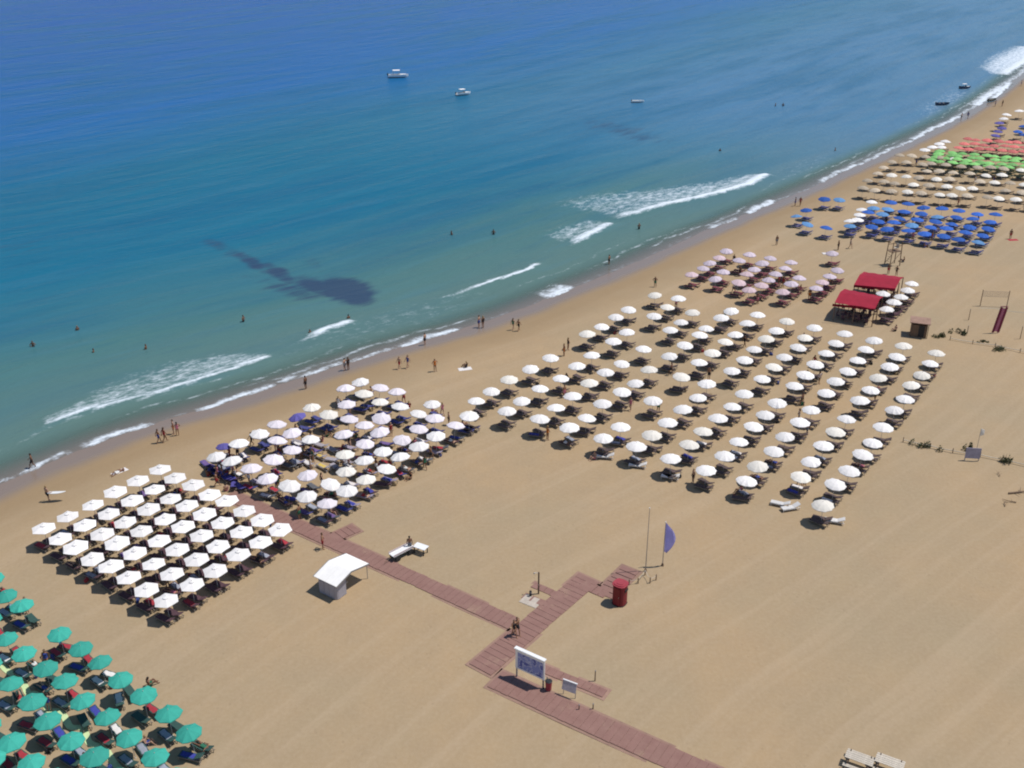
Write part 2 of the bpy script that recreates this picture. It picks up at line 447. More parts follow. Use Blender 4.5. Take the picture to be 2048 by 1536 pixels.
# ------------------------------------------------------------------ body shapes used for people further down
def capsules_to_mesh(caps, voxel, name, smooth_it=4):
    bm = bmesh.new()
    for p0, r0, p1, r1 in caps:
        p0 = Vector(p0); p1 = Vector(p1); d = p1 - p0; L = d.length
        bmesh.ops.create_uvsphere(bm, u_segments=12, v_segments=8, radius=r0, matrix=Matrix.Translation(p0))
        if L > 1e-5:
            bmesh.ops.create_uvsphere(bm, u_segments=12, v_segments=8, radius=r1, matrix=Matrix.Translation(p1))
            bmesh.ops.create_cone(bm, cap_ends=True, segments=12, radius1=r0, radius2=r1, depth=L, matrix=Matrix.Translation((p0 + p1) / 2) @ d.to_track_quat('Z', 'Y').to_matrix().to_4x4())
    me0 = bpy.data.meshes.new(name); bm.to_mesh(me0); bm.free()
    o = bpy.data.objects.new('tmp', me0); COL.objects.link(o)
    r = o.modifiers.new('r', 'REMESH'); r.mode = 'VOXEL'; r.voxel_size = voxel; r.use_smooth_shade = True
    s = o.modifiers.new('s', 'SMOOTH'); s.iterations = smooth_it; s.factor = .5
    dg = bpy.context.evaluated_depsgraph_get(); dg.update()
    me1 = bpy.data.meshes.new_from_object(o.evaluated_get(dg)); me1.name = name
    bpy.data.objects.remove(o); bpy.data.meshes.remove(me0)
    return me1

def lerp(a, b, t): return tuple(a[i] + (b[i] - a[i]) * t for i in range(3))
def pose(kind):
    """joint positions; x to the right hand, y forward, z up"""
    J = dict(pel=(0, 0, .95), wai=(0, -.005, 1.10), che=(0, 0, 1.30), nek=(0, 0, 1.44), hed=(0, .02, 1.60))
    for s, n in ((-1, 'l'), (1, 'r')):
        J.update({'sh' + n: (.18 * s, 0, 1.40), 'el' + n: (.235 * s, -.03, 1.12), 'wr' + n: (.25 * s, .06, .88), 'ha' + n: (.25 * s, .10, .80),
                  'hi' + n: (.088 * s, 0, .90), 'kn' + n: (.10 * s, .02, .49), 'an' + n: (.10 * s, -.02, .085), 'to' + n: (.12 * s, .16, .03)})
    if kind == 'walk':
        J.update(knl=(-.095, .20, .53), anl=(-.09, .26, .11), tol=(-.10, .44, .07), knr=(.095, -.05, .49), anr=(.09, -.28, .13), tor=(.10, -.13, .03),
                 ell=(-.24, -.14, 1.14), wrl=(-.25, -.16, .89), hal=(-.25, -.13, .80), elr=(.24, .09, 1.13), wrr=(.24, .26, .95), har=(.24, .33, .89))
    if kind == 'arms':
        J.update(ell=(-.36, .02, 1.22), wrl=(-.20, .14, 1.08), hal=(-.13, .17, 1.03), elr=(.38, .03, 1.18), wrr=(.22, .12, 1.02), har=(.15, .13, .97), anl=(-.16, -.02, .085), tol=(-.2, .15, .03), knl=(-.13, .02, .49))
    if kind == 'carry':
        J.update(elr=(.30, -.02, 1.12), wrr=(.36, .17, 1.02), har=(.38, .25, 1.0), ell=(-.27, .05, 1.15), wrl=(-.22, .22, .98), hal=(-.2, .29, .93), knl=(-.1, .12, .5), anl=(-.1, .14, .09), tol=(-.11, .32, .03))
    if kind == 'sit':
        J = {k: (v[0], v[1] - .05, v[2] - .84) for k, v in J.items()}
        J.update(pel=(0, -.05, .13), wai=(0, -.09, .29), che=(0, -.13, .50), nek=(0, -.12, .64), hed=(0, -.06, .79))
        for s, n in ((-1, 'l'), (1, 'r')):
            J.update({'sh' + n: (.18 * s, -.13, .60), 'el' + n: (.24 * s, -.04, .36), 'wr' + n: (.2 * s, .18, .36), 'ha' + n: (.17 * s, .26, .35),
                      'hi' + n: (.09 * s, -.03, .12), 'kn' + n: (.14 * s, .36, .40), 'an' + n: (.12 * s, .56, .08), 'to' + n: (.13 * s, .72, .03)})
    if kind == 'lie':
        J2 = {k: (v[0], (v[2] - .95), .12) for k, v in J.items()}
        J = J2
        J.update(hed=(0, .66, .15), nek=(0, .50, .13), knl=(-.12, -.42, .26), anl=(-.12, -.72, .06), tol=(-.14, -.86, .06), anr=(.13, -.86, .06), tor=(.17, -.93, .18),
                 ell=(-.36, .26, .10), wrl=(-.33, .05, .11), hal=(-.30, -.03, .12), elr=(.33, .5, .10), wrr=(.16, .66, .10), har=(.10, .70, .11), knr=(.11, -.45, .11))
    return J

def build_person_meshes(kind):
    J = pose(kind); V3 = lambda k: Vector(J[k]); C_ = []
    up = (V3('nek') - V3('che')).normalized(); lie = kind == 'lie'
    rt = Vector((1, 0, 0)); fw = up.cross(rt) * -1
    fw = rt.cross(up) * -1 if False else up.cross(rt).normalized() * -1
    fw = Vector((0, 0, 1)) if lie else (Vector((0, 1, 0)) - up * up.y).normalized()
    for s in (-1, 1):
        C_.append((V3('pel') + rt * .055 * s, .105, V3('wai') + rt * .05 * s, .088))
        C_.append((V3('wai') + rt * .05 * s, .088, V3('che') + rt * .065 * s, .105))
        C_.append((V3('che') + rt * .065 * s, .105, V3('che') + up * .08 + rt * .08 * s, .08))
    C_.append((V3('shl'), .058, V3('shr'), .058))
    C_.append((V3('nek') - up * .05, .062, V3('nek') + up * .06, .050))
    hd = (V3('hed') - V3('nek')).normalized()
    C_.append((V3('hed') - hd * .045 + fw * .012, .072, V3('hed') + hd * .035 - fw * .005, .092))
    C_.append((V3('hed') + fw * .088 - hd * .02, .016, V3('hed') + fw * .085 + hd * .01, .012))
    C_.append((V3('hed') + fw * .05 - hd * .085, .034, V3('hed') + fw * .03 - hd * .07, .04))
    for s in (-1, 1): C_.append((V3('hed') + rt * .088 * s - hd * .02, .016, V3('hed') + rt * .09 * s + hd * .012, .02))
    for s, n in ((-1, 'l'), (1, 'r')):
        C_ += [(J['sh' + n], .056, lerp(J['sh' + n], J['el' + n], .45), .050), (lerp(J['sh' + n], J['el' + n], .45), .050, J['el' + n], .038), (J['el' + n], .040, lerp(J['el' + n], J['wr' + n], .3), .040),
               (lerp(J['el' + n], J['wr' + n], .3), .040, J['wr' + n], .026)]
        w = V3('wr' + n); h = V3('ha' + n); ax = (h - w).normalized(); sd = ax.cross(rt if abs(ax.x) < .8 else Vector((0, 0, 1))).normalized()
        C_.append((w, .026, w + ax * .085, .026)); C_.append((w + ax * .03 + sd * .015, .022, w + ax * .085 + sd * .022, .02)); C_.append((w + ax * .03 - sd * .015, .022, w + ax * .085 - sd * .022, .02))
        curl = Vector((-s * .25, 0, 0))
        for q, ln in ((-1.5, .062), (-.5, .078), (.5, .072), (1.5, .055)):
            a = w + ax * .088 + sd * (q * .020); b_ = a + ax * ln * .55; c_ = b_ + (ax + curl).normalized() * ln * .45
            C_ += [(a, .0095, b_, .009), (b_, .009, c_, .008)]
        th = w + ax * .03 + sd * .03; C_ += [(th, .014, th + ax * .04 + sd * .032, .011), (th + ax * .04 + sd * .032, .011, th + ax * .068 + sd * .036, .009)]
        hi, kn, an, to = V3('hi' + n), V3('kn' + n), V3('an' + n), V3('to' + n)
        m1 = hi.lerp(kn, .4); m2 = kn.lerp(an, .33)
        C_ += [(hi, .090, m1, .080), (m1, .080, kn, .055), (kn, .056, m2, .056), (m2, .056, an, .036), (an, .038, to.lerp(an, .5), .036), (to.lerp(an, .5), .036, to, .027)]
    body = capsules_to_mesh(C_, .0125, 'person_' + kind)
    def infl(lst, e): return [(a, r + e, b, q + e) for a, r, b, q in lst]
    hipc = [(V3('pel') + rt * .055 * s - up * .02, .108, V3('pel') + rt * .055 * s + up * .06, .100) for s in (-1, 1)]
    legc = [(V3('hi' + n), .092, V3('hi' + n).lerp(V3('kn' + n), .52), .080) for n in 'lr']
    shorts = capsules_to_mesh(infl(hipc, .010) + infl(legc, .014), .02, 'shorts_' + kind)
    brief = infl([(V3('pel') + rt * .055 * s - up * .03, .108, V3('pel') + rt * .055 * s + up * .01, .104) for s in (-1, 1)], .009)
    suit = capsules_to_mesh(brief + infl([(V3('pel') + rt * .055 * s, .104, V3('wai') + rt * .05 * s, .089) for s in (-1, 1)] + [(V3('wai') + rt * .05 * s, .089, V3('che') + rt * .065 * s, .106) for s in (-1, 1)]
                            + [(V3('che') + fw * .05 + rt * .065 * s, .075, V3('che') + fw * .055 + rt * .065 * s, .07) for s in (-1, 1)], .009), .02, 'swimsuit_' + kind)
    hs = [(V3('hed') + hd * .045 - fw * .018, .094, V3('hed') + hd * .02 - fw * .035, .090)]
    hair = capsules_to_mesh(hs, .015, 'short_hair_' + kind)
    hl = hs + [(V3('hed') - fw * .06, .075, V3('nek') - fw * .075 + up * .02, .055), (V3('nek') - fw * .075 + up * .02, .055, V3('che') - fw * .09 + up * .08, .04)]
    hairl = capsules_to_mesh(hl, .015, 'long_hair_' + kind)
    def eyes(bm):
        for s in (-1, 1):
            bmesh.ops.create_uvsphere(bm, u_segments=6, v_segments=5, radius=.011, matrix=Matrix.Translation(V3('hed') + fw * .083 + rt * .033 * s + hd * .012))
    return dict(body=body, shorts=shorts, swimsuit=suit, short=hair, long=hairl, eyes=BM(eyes, 'eyes'))
POSES = {k: build_person_meshes(k) for k in ('stand', 'walk', 'arms', 'carry', 'sit', 'lie')}

# ------------------------------------------------------------------ beach umbrellas
def canopy_mesh(seg, R, apex, rim, sag=.05, valance=.0, pw=1.25, name='canopy', seed=0):
    bm = bmesh.new(); sub = 2; N = seg * sub; rj = random.Random(seed); JZ = [rj.gauss(0, .022) for _ in range(N)]; JR = [rj.gauss(0, .014) for _ in range(N)]
    rings = [.0, .16, .45, .75, 1.0]
    def pt(f, i, dz=0.0):
        a = 2 * math.pi * i / N; on = (i % sub == 0)
        rr = R * f * (1.0 if on else math.cos(math.pi / seg) * (1.0 if f < 1 else .985))
        z = rim + (apex - rim) * (1 - f ** pw) - (0 if on else sag * f * (1 - f * .3)) + dz + JZ[i] * f * f
        rr *= 1 + JR[i] * f
        return (rr * math.cos(a), rr * math.sin(a), z)
    shells = []
    for dz in (0.0, -.018):
        top = bm.verts.new((0, 0, apex + dz)); rows = []
        for f in rings[1:]:
            rows.append([bm.verts.new(pt(f, i, dz)) for i in range(N)])
        if valance > 0:
            rows.append([bm.verts.new((v.co.x * 1.005, v.co.y * 1.005, v.co.z - valance * (1 if i % 2 else .7))) for i, v in enumerate(rows[-1])])
        for i in range(N):
            j = (i + 1) % N
            bm.faces.new((top, rows[0][i], rows[0][j]))
            for a, b in zip(rows, rows[1:]): bm.faces.new((a[i], b[i], b[j], a[j]))
        shells.append(rows[-1])
    for i in range(N):
        j = (i + 1) % N
        bm.faces.new((shells[0][i], shells[1][i], shells[1][j], shells[0][j]))
    return mesh_from_bm(bm, name)

def cap_mesh(seg, R, z0, z1):
    bm = bmesh.new(); N = seg
    top = bm.verts.new((0, 0, z1)); ring = [bm.verts.new((R * math.cos(2 * math.pi * i / N), R * math.sin(2 * math.pi * i / N), z0)) for i in range(N)]
    bot = bm.verts.new((0, 0, z0 + .01))
    for i in range(N):
        bm.faces.new((top, ring[i], ring[(i + 1) % N])); bm.faces.new((bot, ring[(i + 1) % N], ring[i]))
    return mesh_from_bm(bm, 'vent_cap')

def pole_mesh(h):
    def f(bm):
        tube(bm, (0, 0, -.25), (0, 0, h), .022, .02, 7); tube(bm, (0, 0, h), (0, 0, h + .09), .03, .008, 6)
        tube(bm, (0, 0, 0.0), (0, 0, .10), .07, .035, 8)
    return BM(f, 'pole')

KINDS = {
    'hex': dict(me=[canopy_mesh(6, 1.14, 2.34, 2.04, .02, 0, name='hex_canopy', seed=q) for q in range(5)], cap=cap_mesh(6, .26, 2.36, 2.46), pole=pole_mesh(2.44)),
    'round': dict(me=[canopy_mesh(10, 1.07, 2.40, 1.98, .015, .05, pw=1.9, name='round_canopy', seed=q) for q in range(5)], cap=None, pole=pole_mesh(2.40)),
    'scallop': dict(me=[canopy_mesh(8, 1.06, 2.42, 1.98, .05, .08, pw=1.5, name='scalloped_canopy', seed=q) for q in range(5)], cap=None, pole=pole_mesh(2.44)),
    'small': dict(me=[canopy_mesh(8, .96, 2.34, 2.0, .025, .05, pw=1.6, name='small_panel_canopy', seed=q) for q in range(5)], cap=None, pole=pole_mesh(2.38)),
    'oct': dict(me=[canopy_mesh(8, 1.17, 2.38, 2.0, .03, .05, pw=1.6, name='eight_panel_canopy', seed=q) for q in range(5)], cap=None, pole=pole_mesh(2.42)),
}
BASES = []       # (x, y, block) for the beds
def umbrella(px, py, kind, mat, name, label, group, block, zc=2.12, tilt=.05, sc=1.0, xy=None):
    p = G(px, py, zc * sc) if xy is None else Vector((xy[0], xy[1], 0))
    z0 = gz(p.x, p.y)
    if z0 < -.02 and xy is None:
        p = G(px, py, zc * sc + z0)
    k = KINDS[kind]
    e = empty(name, (p.x, p.y, z0), random.uniform(0, 6.28) if kind != 'hex' else math.radians(-6) + random.uniform(-.06, .06), label, 'umbrella', group, sc * random.uniform(.95, 1.06))
    tx, ty = random.gauss(0, tilt), random.gauss(0, tilt)
    e.rotation_euler = (tx, ty, e.rotation_euler.z)
    obj('canopy', random.choice(k['me']), mat, e); obj('pole', k['pole'], m_pole, e)
    if k['cap'] is not None: obj('vent_cap', k['cap'], mat, e)
    BASES.append((p.x, p.y, z0, block if isinstance(block, str) else block[0], block))
    return e

# block A: six by eight square block of white hexagonal umbrellas next to the walkway
PL, PT, PB = G(88, 1056, 2.12), G(320, 940, 2.12), G(331, 1198, 2.12)
ORD = ['first', 'second', 'third', 'fourth', 'fifth', 'sixth', 'seventh', 'eighth', 'ninth', 'tenth', 'eleventh', 'twelfth', 'thirteenth']
for i in range(6):
    for j in range(8):
        q = PL + (PT - PL) * (i / 5) + (PB - PL) * (j / 7)
        umbrella(0, 0, 'hex', m_white, 'white_umbrella', 'white hexagonal umbrella in the %s row from the sea, %s from the walkway' % (ORD[j], ORD[5 - i]),
                 'white hexagonal umbrellas in the square block', ('A', j, i), xy=(q.x + random.gauss(0, .05), q.y + random.gauss(0, .05)), tilt=.02)
def from_zoom(lst, ox, oy, sc):
    return [(ox + x / sc, oy + y / sc) for x, y in lst]
# block B: crowded irregular block
B = from_zoom([(1135, 140), (1240, 178), (1365, 208), (1030, 190), (1140, 225), (1250, 270), (1375, 305), (1490, 345), (1610, 385), (1740, 430), (1600, 280), (1840, 365),
     (810, 305), (905, 355), (1035, 290), (1035, 390), (1150, 430), (1260, 370), (1270, 470), (1390, 510), (1500, 450), (1625, 495), (1515, 570), (1400, 635), (1285, 705),
     (1165, 780), (1035, 860), (900, 940), (565, 425), (680, 470), (790, 515), (1025, 490), (1150, 540), (1275, 590), (1160, 655), (1030, 730), (900, 800), (770, 885), (450, 480),
     (555, 535), (665, 585), (1020, 615), (785, 750), (640, 825), (320, 550), (540, 655), (400, 720), (520, 775), (290, 665), (180, 625)], 380, 720, 3.303)
for i, (x, y) in enumerate(B):
    mt = [m_lav, m_white, m_cream, m_white, m_lav][int(RNG.integers(0, 5))]
    nm = {'lavender_canvas': 'pale lavender', 'white_canvas': 'off white', 'cream_canvas': 'cream'}[mt.name]
    umbrella(x, y, 'scallop', mt, 'white_umbrella', nm + ' scalloped beach umbrella in the crowded block with blue and red towels',
             nm + ' umbrellas in the crowded block', 'B', tilt=.08, sc=1.0)
umbrella(602, 830, 'scallop', m_violet, 'violet_umbrella', 'violet blue umbrella at the seaward edge of the crowded block', None, 'B', tilt=.1)
umbrella(447, 892, 'scallop', m_violet, 'violet_umbrella', 'violet blue umbrella at the seaward walkway corner of the crowded block', None, 'B', tilt=.15, sc=.85)
# block C: wide airy block
C4 = [(1620, 108), (1800, 145), (1710, 205), (1915, 250), (1405, 228), (1305, 290), (1605, 280), (1195, 358), (1400, 408), (1735, 385), (1825, 325), (1085, 425), (1285, 480), (1960, 432),
      (1520, 535), (1845, 505), (790, 608), (1120, 590), (1345, 645), (1735, 590), (2020, 375), (640, 690), (1005, 675), (1225, 725), (1575, 705), (1965, 645), (465, 780), (870, 765), (1105, 810),
      (1470, 800), (1815, 755), (325, 865), (705, 850), (970, 915), (1350, 875), (2030, 815), (205, 945), (570, 940), (835, 1005), (1205, 970), (1600, 945), (1960, 918), (450, 1025), (700, 1095),
      (1070, 1080), (1845, 1015), (945, 1160), (1345, 1155), (1720, 1120), (1210, 1240), (1590, 1220), (1990, 1190), (1465, 1310), (1880, 1295), (1745, 1405), (2020, 1490), (150, 1060)]
C5 = [(255, 155), (455, 195), (170, 215), (685, 240), (380, 265), (905, 290), (75, 290), (605, 315), (285, 345), (1145, 340), (525, 380), (830, 365), (1380, 395), (195, 400), (1070, 415),
      (1610, 440), (430, 460), (765, 445), (1305, 460), (1865, 495), (100, 490), (670, 520), (1000, 495), (1245, 545), (1550, 520), (1815, 570), (350, 545), (575, 600), (905, 580), (1500, 600),
      (255, 630), (490, 690), (825, 665), (1160, 630), (1415, 685), (1750, 655), (745, 750), (1075, 715), (1345, 780), (1680, 740), (95, 745), (350, 810), (610, 885), (1000, 805), (1270, 870),
      (1615, 855), (255, 910), (515, 975), (880, 935), (1540, 935), (145, 1010), (415, 1070), (785, 1040), (1150, 1010), (1440, 1080), (310, 1185), (680, 1145), (1065, 1110), (1360, 1195),
      (195, 1300), (580, 1260), (975, 1225), (1270, 1290), (80, 1415), (465, 1380), (885, 1335), (1170, 1420), (360, 1500), (790, 1455), (1060, 1520), (20, 575), (20, 850), (50, 1110)]
C = from_zoom(C4, 900, 560, 3.938) + from_zoom(C5, 1400, 580, 3.938) + [(1493, 961), (1648, 1009), (1674, 972), (1420, 938), (1345, 915), (1602, 949), (1518, 931)]
keep = []
for p in C:
    if all((p[0] - q[0]) ** 2 + (p[1] - q[1]) ** 2 > 15 ** 2 for q in keep): keep.append(p)
C = keep
CS = [(xy2sd(*np.array(G(x, y, 2.12)[:2]))) for x, y in C]
def c_label(k):
    s_, d_ = CS[k]
    near = [q for q in CS if abs(q[0] - s_) < 2.2]
    sea = all(q[1] <= d_ + .5 for q in near); land = all(q[1] >= d_ - .5 for q in near)
    row = [q for q in CS if abs(q[1] - d_) < 2.2]
    lo = all(q[0] >= s_ - .5 for q in row); hi = all(q[0] <= s_ + .5 for q in row)
    t_ = 'in the outermost seaward row' if sea else 'in the outermost landward row' if land else 'at the end by the crowded block' if lo else 'at the end towards the red awnings' if hi else 'inside the rows'
    return 'round white umbrella ' + t_ + ' of the wide airy block'
for q_, (x, y) in enumerate(C):
    umbrella(x, y, 'round', m_white if RNG.random() < .8 else m_cream, 'white_umbrella', c_label(q_),
             'round white umbrellas of the wide block', 'C', tilt=.04)
# block D: rose-white umbrellas round the red awnings
Dp = from_zoom([(415, 112), (360, 160), (580, 140), (300, 200), (500, 185), (730, 165), (240, 235), (680, 205), (885, 195), (160, 285), (390, 265), (620, 245), (840, 240), (345, 310), (560, 290),
     (770, 280), (945, 310), (1220, 250), (495, 345), (725, 325), (1165, 300), (665, 365), (890, 355), (1115, 340), (580, 400), (830, 410), (1070, 385), (1190, 130)], 1340, 470, 3.657)
for x, y in Dp:
    umbrella(x, y, 'scallop', m_mauve if RNG.random() < .6 else m_pink, 'rose_umbrella', 'dusky rose or mauve beach umbrella in the small block seaward of the red awnings',
             'pale rose umbrellas seaward of the red awnings', 'D', tilt=.05)
for x, y in from_zoom([(1770, 350), (1740, 400), (1690, 445), (1640, 490), (1590, 535), (1580, 378), (1560, 425)], 1340, 470, 3.657):
    umbrella(x, y, 'scallop', m_white, 'white_umbrella', 'white umbrella standing on the landward side of the red awnings',
             'white umbrellas landward of the red awnings', 'D2', tilt=.03)
# block E: blue
E1 = [(1810, 795), (1770, 850), (1740, 905), (1700, 960), (1655, 1020), (1660, 785), (1630, 825), (1590, 890), (1550, 945), (1500, 1000), (1505, 755), (1475, 810), (1440, 870), (1400, 910), (1370, 970),
      (1365, 740), (1330, 810), (1300, 850), (1260, 895), (1220, 950), (1215, 735), (1190, 780), (1150, 830), (1110, 880), (1085, 930), (1075, 705), (1040, 770), (990, 820), (960, 860), (910, 910), (930, 690),
      (900, 745), (860, 790), (820, 850), (770, 885), (790, 740), (740, 775), (590, 880)]
for q_, (x, y) in enumerate(from_zoom(E1, 1560, 240, 4.197)):
    umbrella(x, y, 'oct', m_blue if RNG.random() < .75 else m_sky, 'blue_umbrella', 'blue umbrella, %s file from landward edge of the blue block, %s from straw umbrellas' % (ORD[q_ // 5], ORD[q_ % 5]), 'blue umbrellas of the blue block', 'E', tilt=.06, sc=.98)
for (x, y), lb in zip(from_zoom([(230, 750), (150, 805), (215, 865), (380, 900), (495, 665), (375, 660)], 1560, 240, 4.197),
                      ['blue umbrella nearest the water, seaward of the blue block', 'dark blue umbrella standing apart in front of the blue block, by a pale one', 'pale blue umbrella standing apart seaward of the blue block',
                       'blue umbrella halfway between the blue block and the water', 'dull blue umbrella leaning over at the wet sand near the straw umbrellas', 'low blue umbrella beside the leaning one at the wet sand']):
    umbrella(x, y, 'oct', m_sky if 'pale' in lb or 'dull' in lb else m_blue, 'blue_umbrella', lb, None, 'E', tilt=.12, sc=.95)
for x, y in from_zoom([(770, 680), (690, 745), (670, 790), (650, 830), (600, 850)], 1560, 240, 4.197):
    umbrella(x, y, 'oct', m_white, 'white_umbrella', 'white umbrella in the short row at the seaward edge of the blue block', 'white umbrellas at the edge of the blue block', 'E', tilt=.05, sc=.95)
# far blocks on regular plots
def plot(P00, P10, P01, nu, nv, kind, mats, name, label, group, block, jit=.25, keep=None, sc=1.0):
    a, b, c = G(*P00, 2), G(*P10, 2), G(*P01, 2)
    for i in range(nu):
        for j in range(nv):
            q = a + (b - a) * (i / (nu - 1)) + (c - a) * (j / (nv - 1))
            q.x += random.gauss(0, jit); q.y += random.gauss(0, jit)
            if keep and not keep(i, j): continue
            umbrella(0, 0, kind, random.choice(mats), name, label % (ORD[j], ORD[i]) if '%s' in label else label, group, block, xy=(q.x, q.y), sc=sc, tilt=.05)
plot((1722, 377), (2066, 402), (1796, 311), 12, 6, 'round', [m_tan, m_tan, m_cream], 'straw_umbrella', 'straw umbrella in the %s row from the blue block, %s from the sea',
     'straw umbrellas beyond the blue block', 'F', keep=lambda i, j: not (j == 5 and i > 5) and random.random() > .06)
plot((1862, 321), (2066, 341), (1884, 303), 10, 4, 'oct', [m_lime], 'lime_umbrella', 'lime green umbrella in the %s row from the straw block, %s from the sea', 'lime umbrellas in a far band', 'G')
plot((1920, 296), (2066, 305), (1934, 279), 8, 3, 'oct', [m_coral], 'coral_umbrella', 'coral red umbrella in the %s row from the lime band, %s from the sea', 'coral umbrellas in a far band', 'H')
for x, y in [(1880, 287), (1891, 283), (1884, 293), (1850, 299), (1866, 293)]:
    umbrella(x, y, 'oct', m_white, 'white_umbrella', 'white umbrella in the short row at the seaward end of the lime umbrellas', 'white umbrellas seaward of the lime band', 'G')
for x, y in [(2000, 245), (2004, 255), (1996, 262), (1990, 270)]:
    umbrella(x, y, 'oct', m_violet, 'violet_umbrella', 'violet umbrella in the short row beyond the coral umbrellas', 'violet umbrellas beyond the coral band', 'H')
for x, y in [(2036, 262), (2048, 252), (2050, 268), (2058, 240)]:
    umbrella(x, y, 'oct', m_blue, 'blue_umbrella', 'blue umbrella in the far cluster beyond the coral umbrellas', 'far blue umbrellas beyond the coral band', 'H')
for x, y in [(2012, 229), (2009, 236), (2040, 222)]:
    umbrella(x, y, 'oct', m_white, 'white_umbrella', 'white umbrella standing loosely beyond the violet umbrellas', 'loose white umbrellas at the far end', 'H')
# block I: teal umbrellas
I2 = [(50, 210), (165, 300), (450, 505), (605, 610), (765, 720), (910, 850), (1085, 985), (1275, 1120), (1450, 1260), (1170, 1450), (990, 1290), (820, 1140), (645, 1010), (480, 880), (340, 760), (180, 650),
      (50, 540), (60, 890), (230, 1040), (370, 1170), (530, 1310), (715, 1450), (240, 1480), (90, 1340), (-75, 1200), (-90, 760), (-85, 420), (-60, 1480), (60, 1640), (400, 1620), (890, 1590), (1340, 1600), (-50, 90)]
TEAL = {}
for q_ in range(9): TEAL[q_] = 'teal umbrella on the edge row facing bare sand, %s from the landward end' % ORD[8 - q_]
for q_ in range(9, 17): TEAL[q_] = 'teal umbrella in the second row behind the edge row, %s from the landward end' % ORD[q_ - 9]
for q_ in range(17, 22): TEAL[q_] = 'teal umbrella in the row bordered by the lime strip, %s from the landward end' % ORD[21 - q_]
for q_, (x, y) in enumerate(from_zoom(I2, 0, 1130, 3.784)):
    umbrella(x, y, 'small', m_teal, 'teal_umbrella', TEAL.get(q_, 'teal umbrella of the deeper rows beyond the winding lime strip'), 'teal umbrellas', ('I', q_) if q_ < 22 else 'I', tilt=.05, sc=1.0)

# ------------------------------------------------------------------ sunbeds
def bed_meshes():
    def seat(bm): box(bm, (.28, 0, .335), (1.30, .60, .07), bev=.02)
    def back(bm): box(bm, (-.62, 0, .50), (.72, .60, .07), RY(math.radians(26)), bev=.02)
    def fr(bm):
        for y in (-.30, .30): box(bm, (0, y, .27), (1.9, .035, .05))
        for x in (-.8, .86):
            box(bm, (x, 0, .262), (.04, .58, .03))
            for y in (-.27, .27): box(bm, (x, y, .10), (.04, .04, .30))
    return BM(seat, 'seat'), BM(back, 'backrest'), BM(fr, 'frame')
me_seat, me_back, me_fr = bed_meshes()
BEDLAB = {'A': ('plum brown sunbed under the white hexagonal umbrellas', m_plumfab, m_frame),
          'B': ('sunbed in the crowded block of lavender and cream umbrellas', m_bluefab, m_frame),
          'C': ('dark brown sunbed beside a round white umbrella of the wide block', m_brownfab, m_frame),
          'I': ('dark green sunbed under the teal umbrellas', m_greenfab, m_frame),
          'D': ('dark red sunbed under the pale rose umbrellas', m_redfab, m_frame), 'D2': ('dark sunbed under the umbrellas landward of the red awnings', m_plumfab, m_frame),
          'E': ('', m_bluefab, m_whiteframe), 'F': ('', m_brownfab, m_frame), 'G': ('', m_greenfab, m_frame), 'H': ('', m_plumfab, m_frame)}
spots = []
for (x, y, z, blk, full) in BASES:
    d = math.hypot(x, y)
    for sgn in (-1, 1):
        if blk in 'FGH' and sgn > 0: continue
        off_in = {'A': .0, 'B': .1, 'C': -.05, 'I': .1}.get(blk, .2)
        sx = {'A': .43}.get(blk, .52)
        jx = random.gauss(0, .06); rz = random.gauss(0, .08 if blk == 'A' else .16)
        bx = x + math.cos(INLAND) * off_in + ES[0] * sgn * sx + jx; by = y + math.sin(INLAND) * off_in + ES[1] * sgn * sx + random.gauss(0, .06)
        spots.append((d, bx, by, gz(bx, by), INLAND + math.pi + rz, blk,
                      'plum sunbed under hexagonal umbrella %s from the sea, %s from the walkway, %s side' % (ORD[full[1]], ORD[5 - full[2]], 'walkway' if sgn > 0 else 'far') if blk == 'A' else
                      'green sunbed under %s teal umbrella, %s from landward end, %s' % (('edge row', 'second row', 'lime strip row')[(full[1] > 8) + (full[1] > 16)], ORD[8 - full[1] if full[1] < 9 else full[1] - 9 if full[1] < 17 else 21 - full[1]], 'side facing white block' if sgn > 0 else 'other side') if blk == 'I' and len(full) == 2 else None))
spots.sort(key=lambda t: t[0])
# some beds of the wide block have no umbrella over them
extra = [(1668, 1046, .35), (1560, 1012, .2), (1580, 1020, .9), (1210, 917, .5), (1275, 935, .4), (1340, 958, .3), (1135, 1090, 0)]
BEDS = []
for k, (x, y, a) in enumerate(extra[:6]):
    p = G(x, y); spots.insert(0, (0, p.x, p.y, 0, INLAND + math.pi + a, 'X', None))
for k in range(15):      # loose beds in the open gap of the crowded block
    p = G(596 + 24 * (k % 5) + random.uniform(-5, 5), 886 + 21 * (k // 5) + 5 * (k % 5) + random.uniform(-4, 4)); spots.insert(0, (0, p.x, p.y, 0, INLAND + math.pi + random.gauss(0, .25), 'Y', None))
for k in range(8):       # blue beds spilling out at the sea and walkway corner
    p = G(412 + 9.5 * k + random.uniform(-3, 3), 930 + 7.0 * k + random.uniform(-4, 4)); spots.insert(0, (0, p.x, p.y, 0, INLAND + math.pi + random.gauss(0, .3), 'Z', None))
BEDLAB['Y'] = ('pale grey sunbed in the open gap of the crowded block', M('pale_grey_fabric', (.34, .31, .34), .85, .2, 4.0), m_whiteframe)
BEDLAB['Z'] = ('blue violet sunbed at the seaward corner of the crowded block near the walkway', M('violet_fabric', (.08, .07, .27), .85, .2, 4.0), m_frame)
BEDLAB['X'] = ('white sunbed out in the sun along the landward edge of the wide block', m_whiteframe, m_whiteframe)
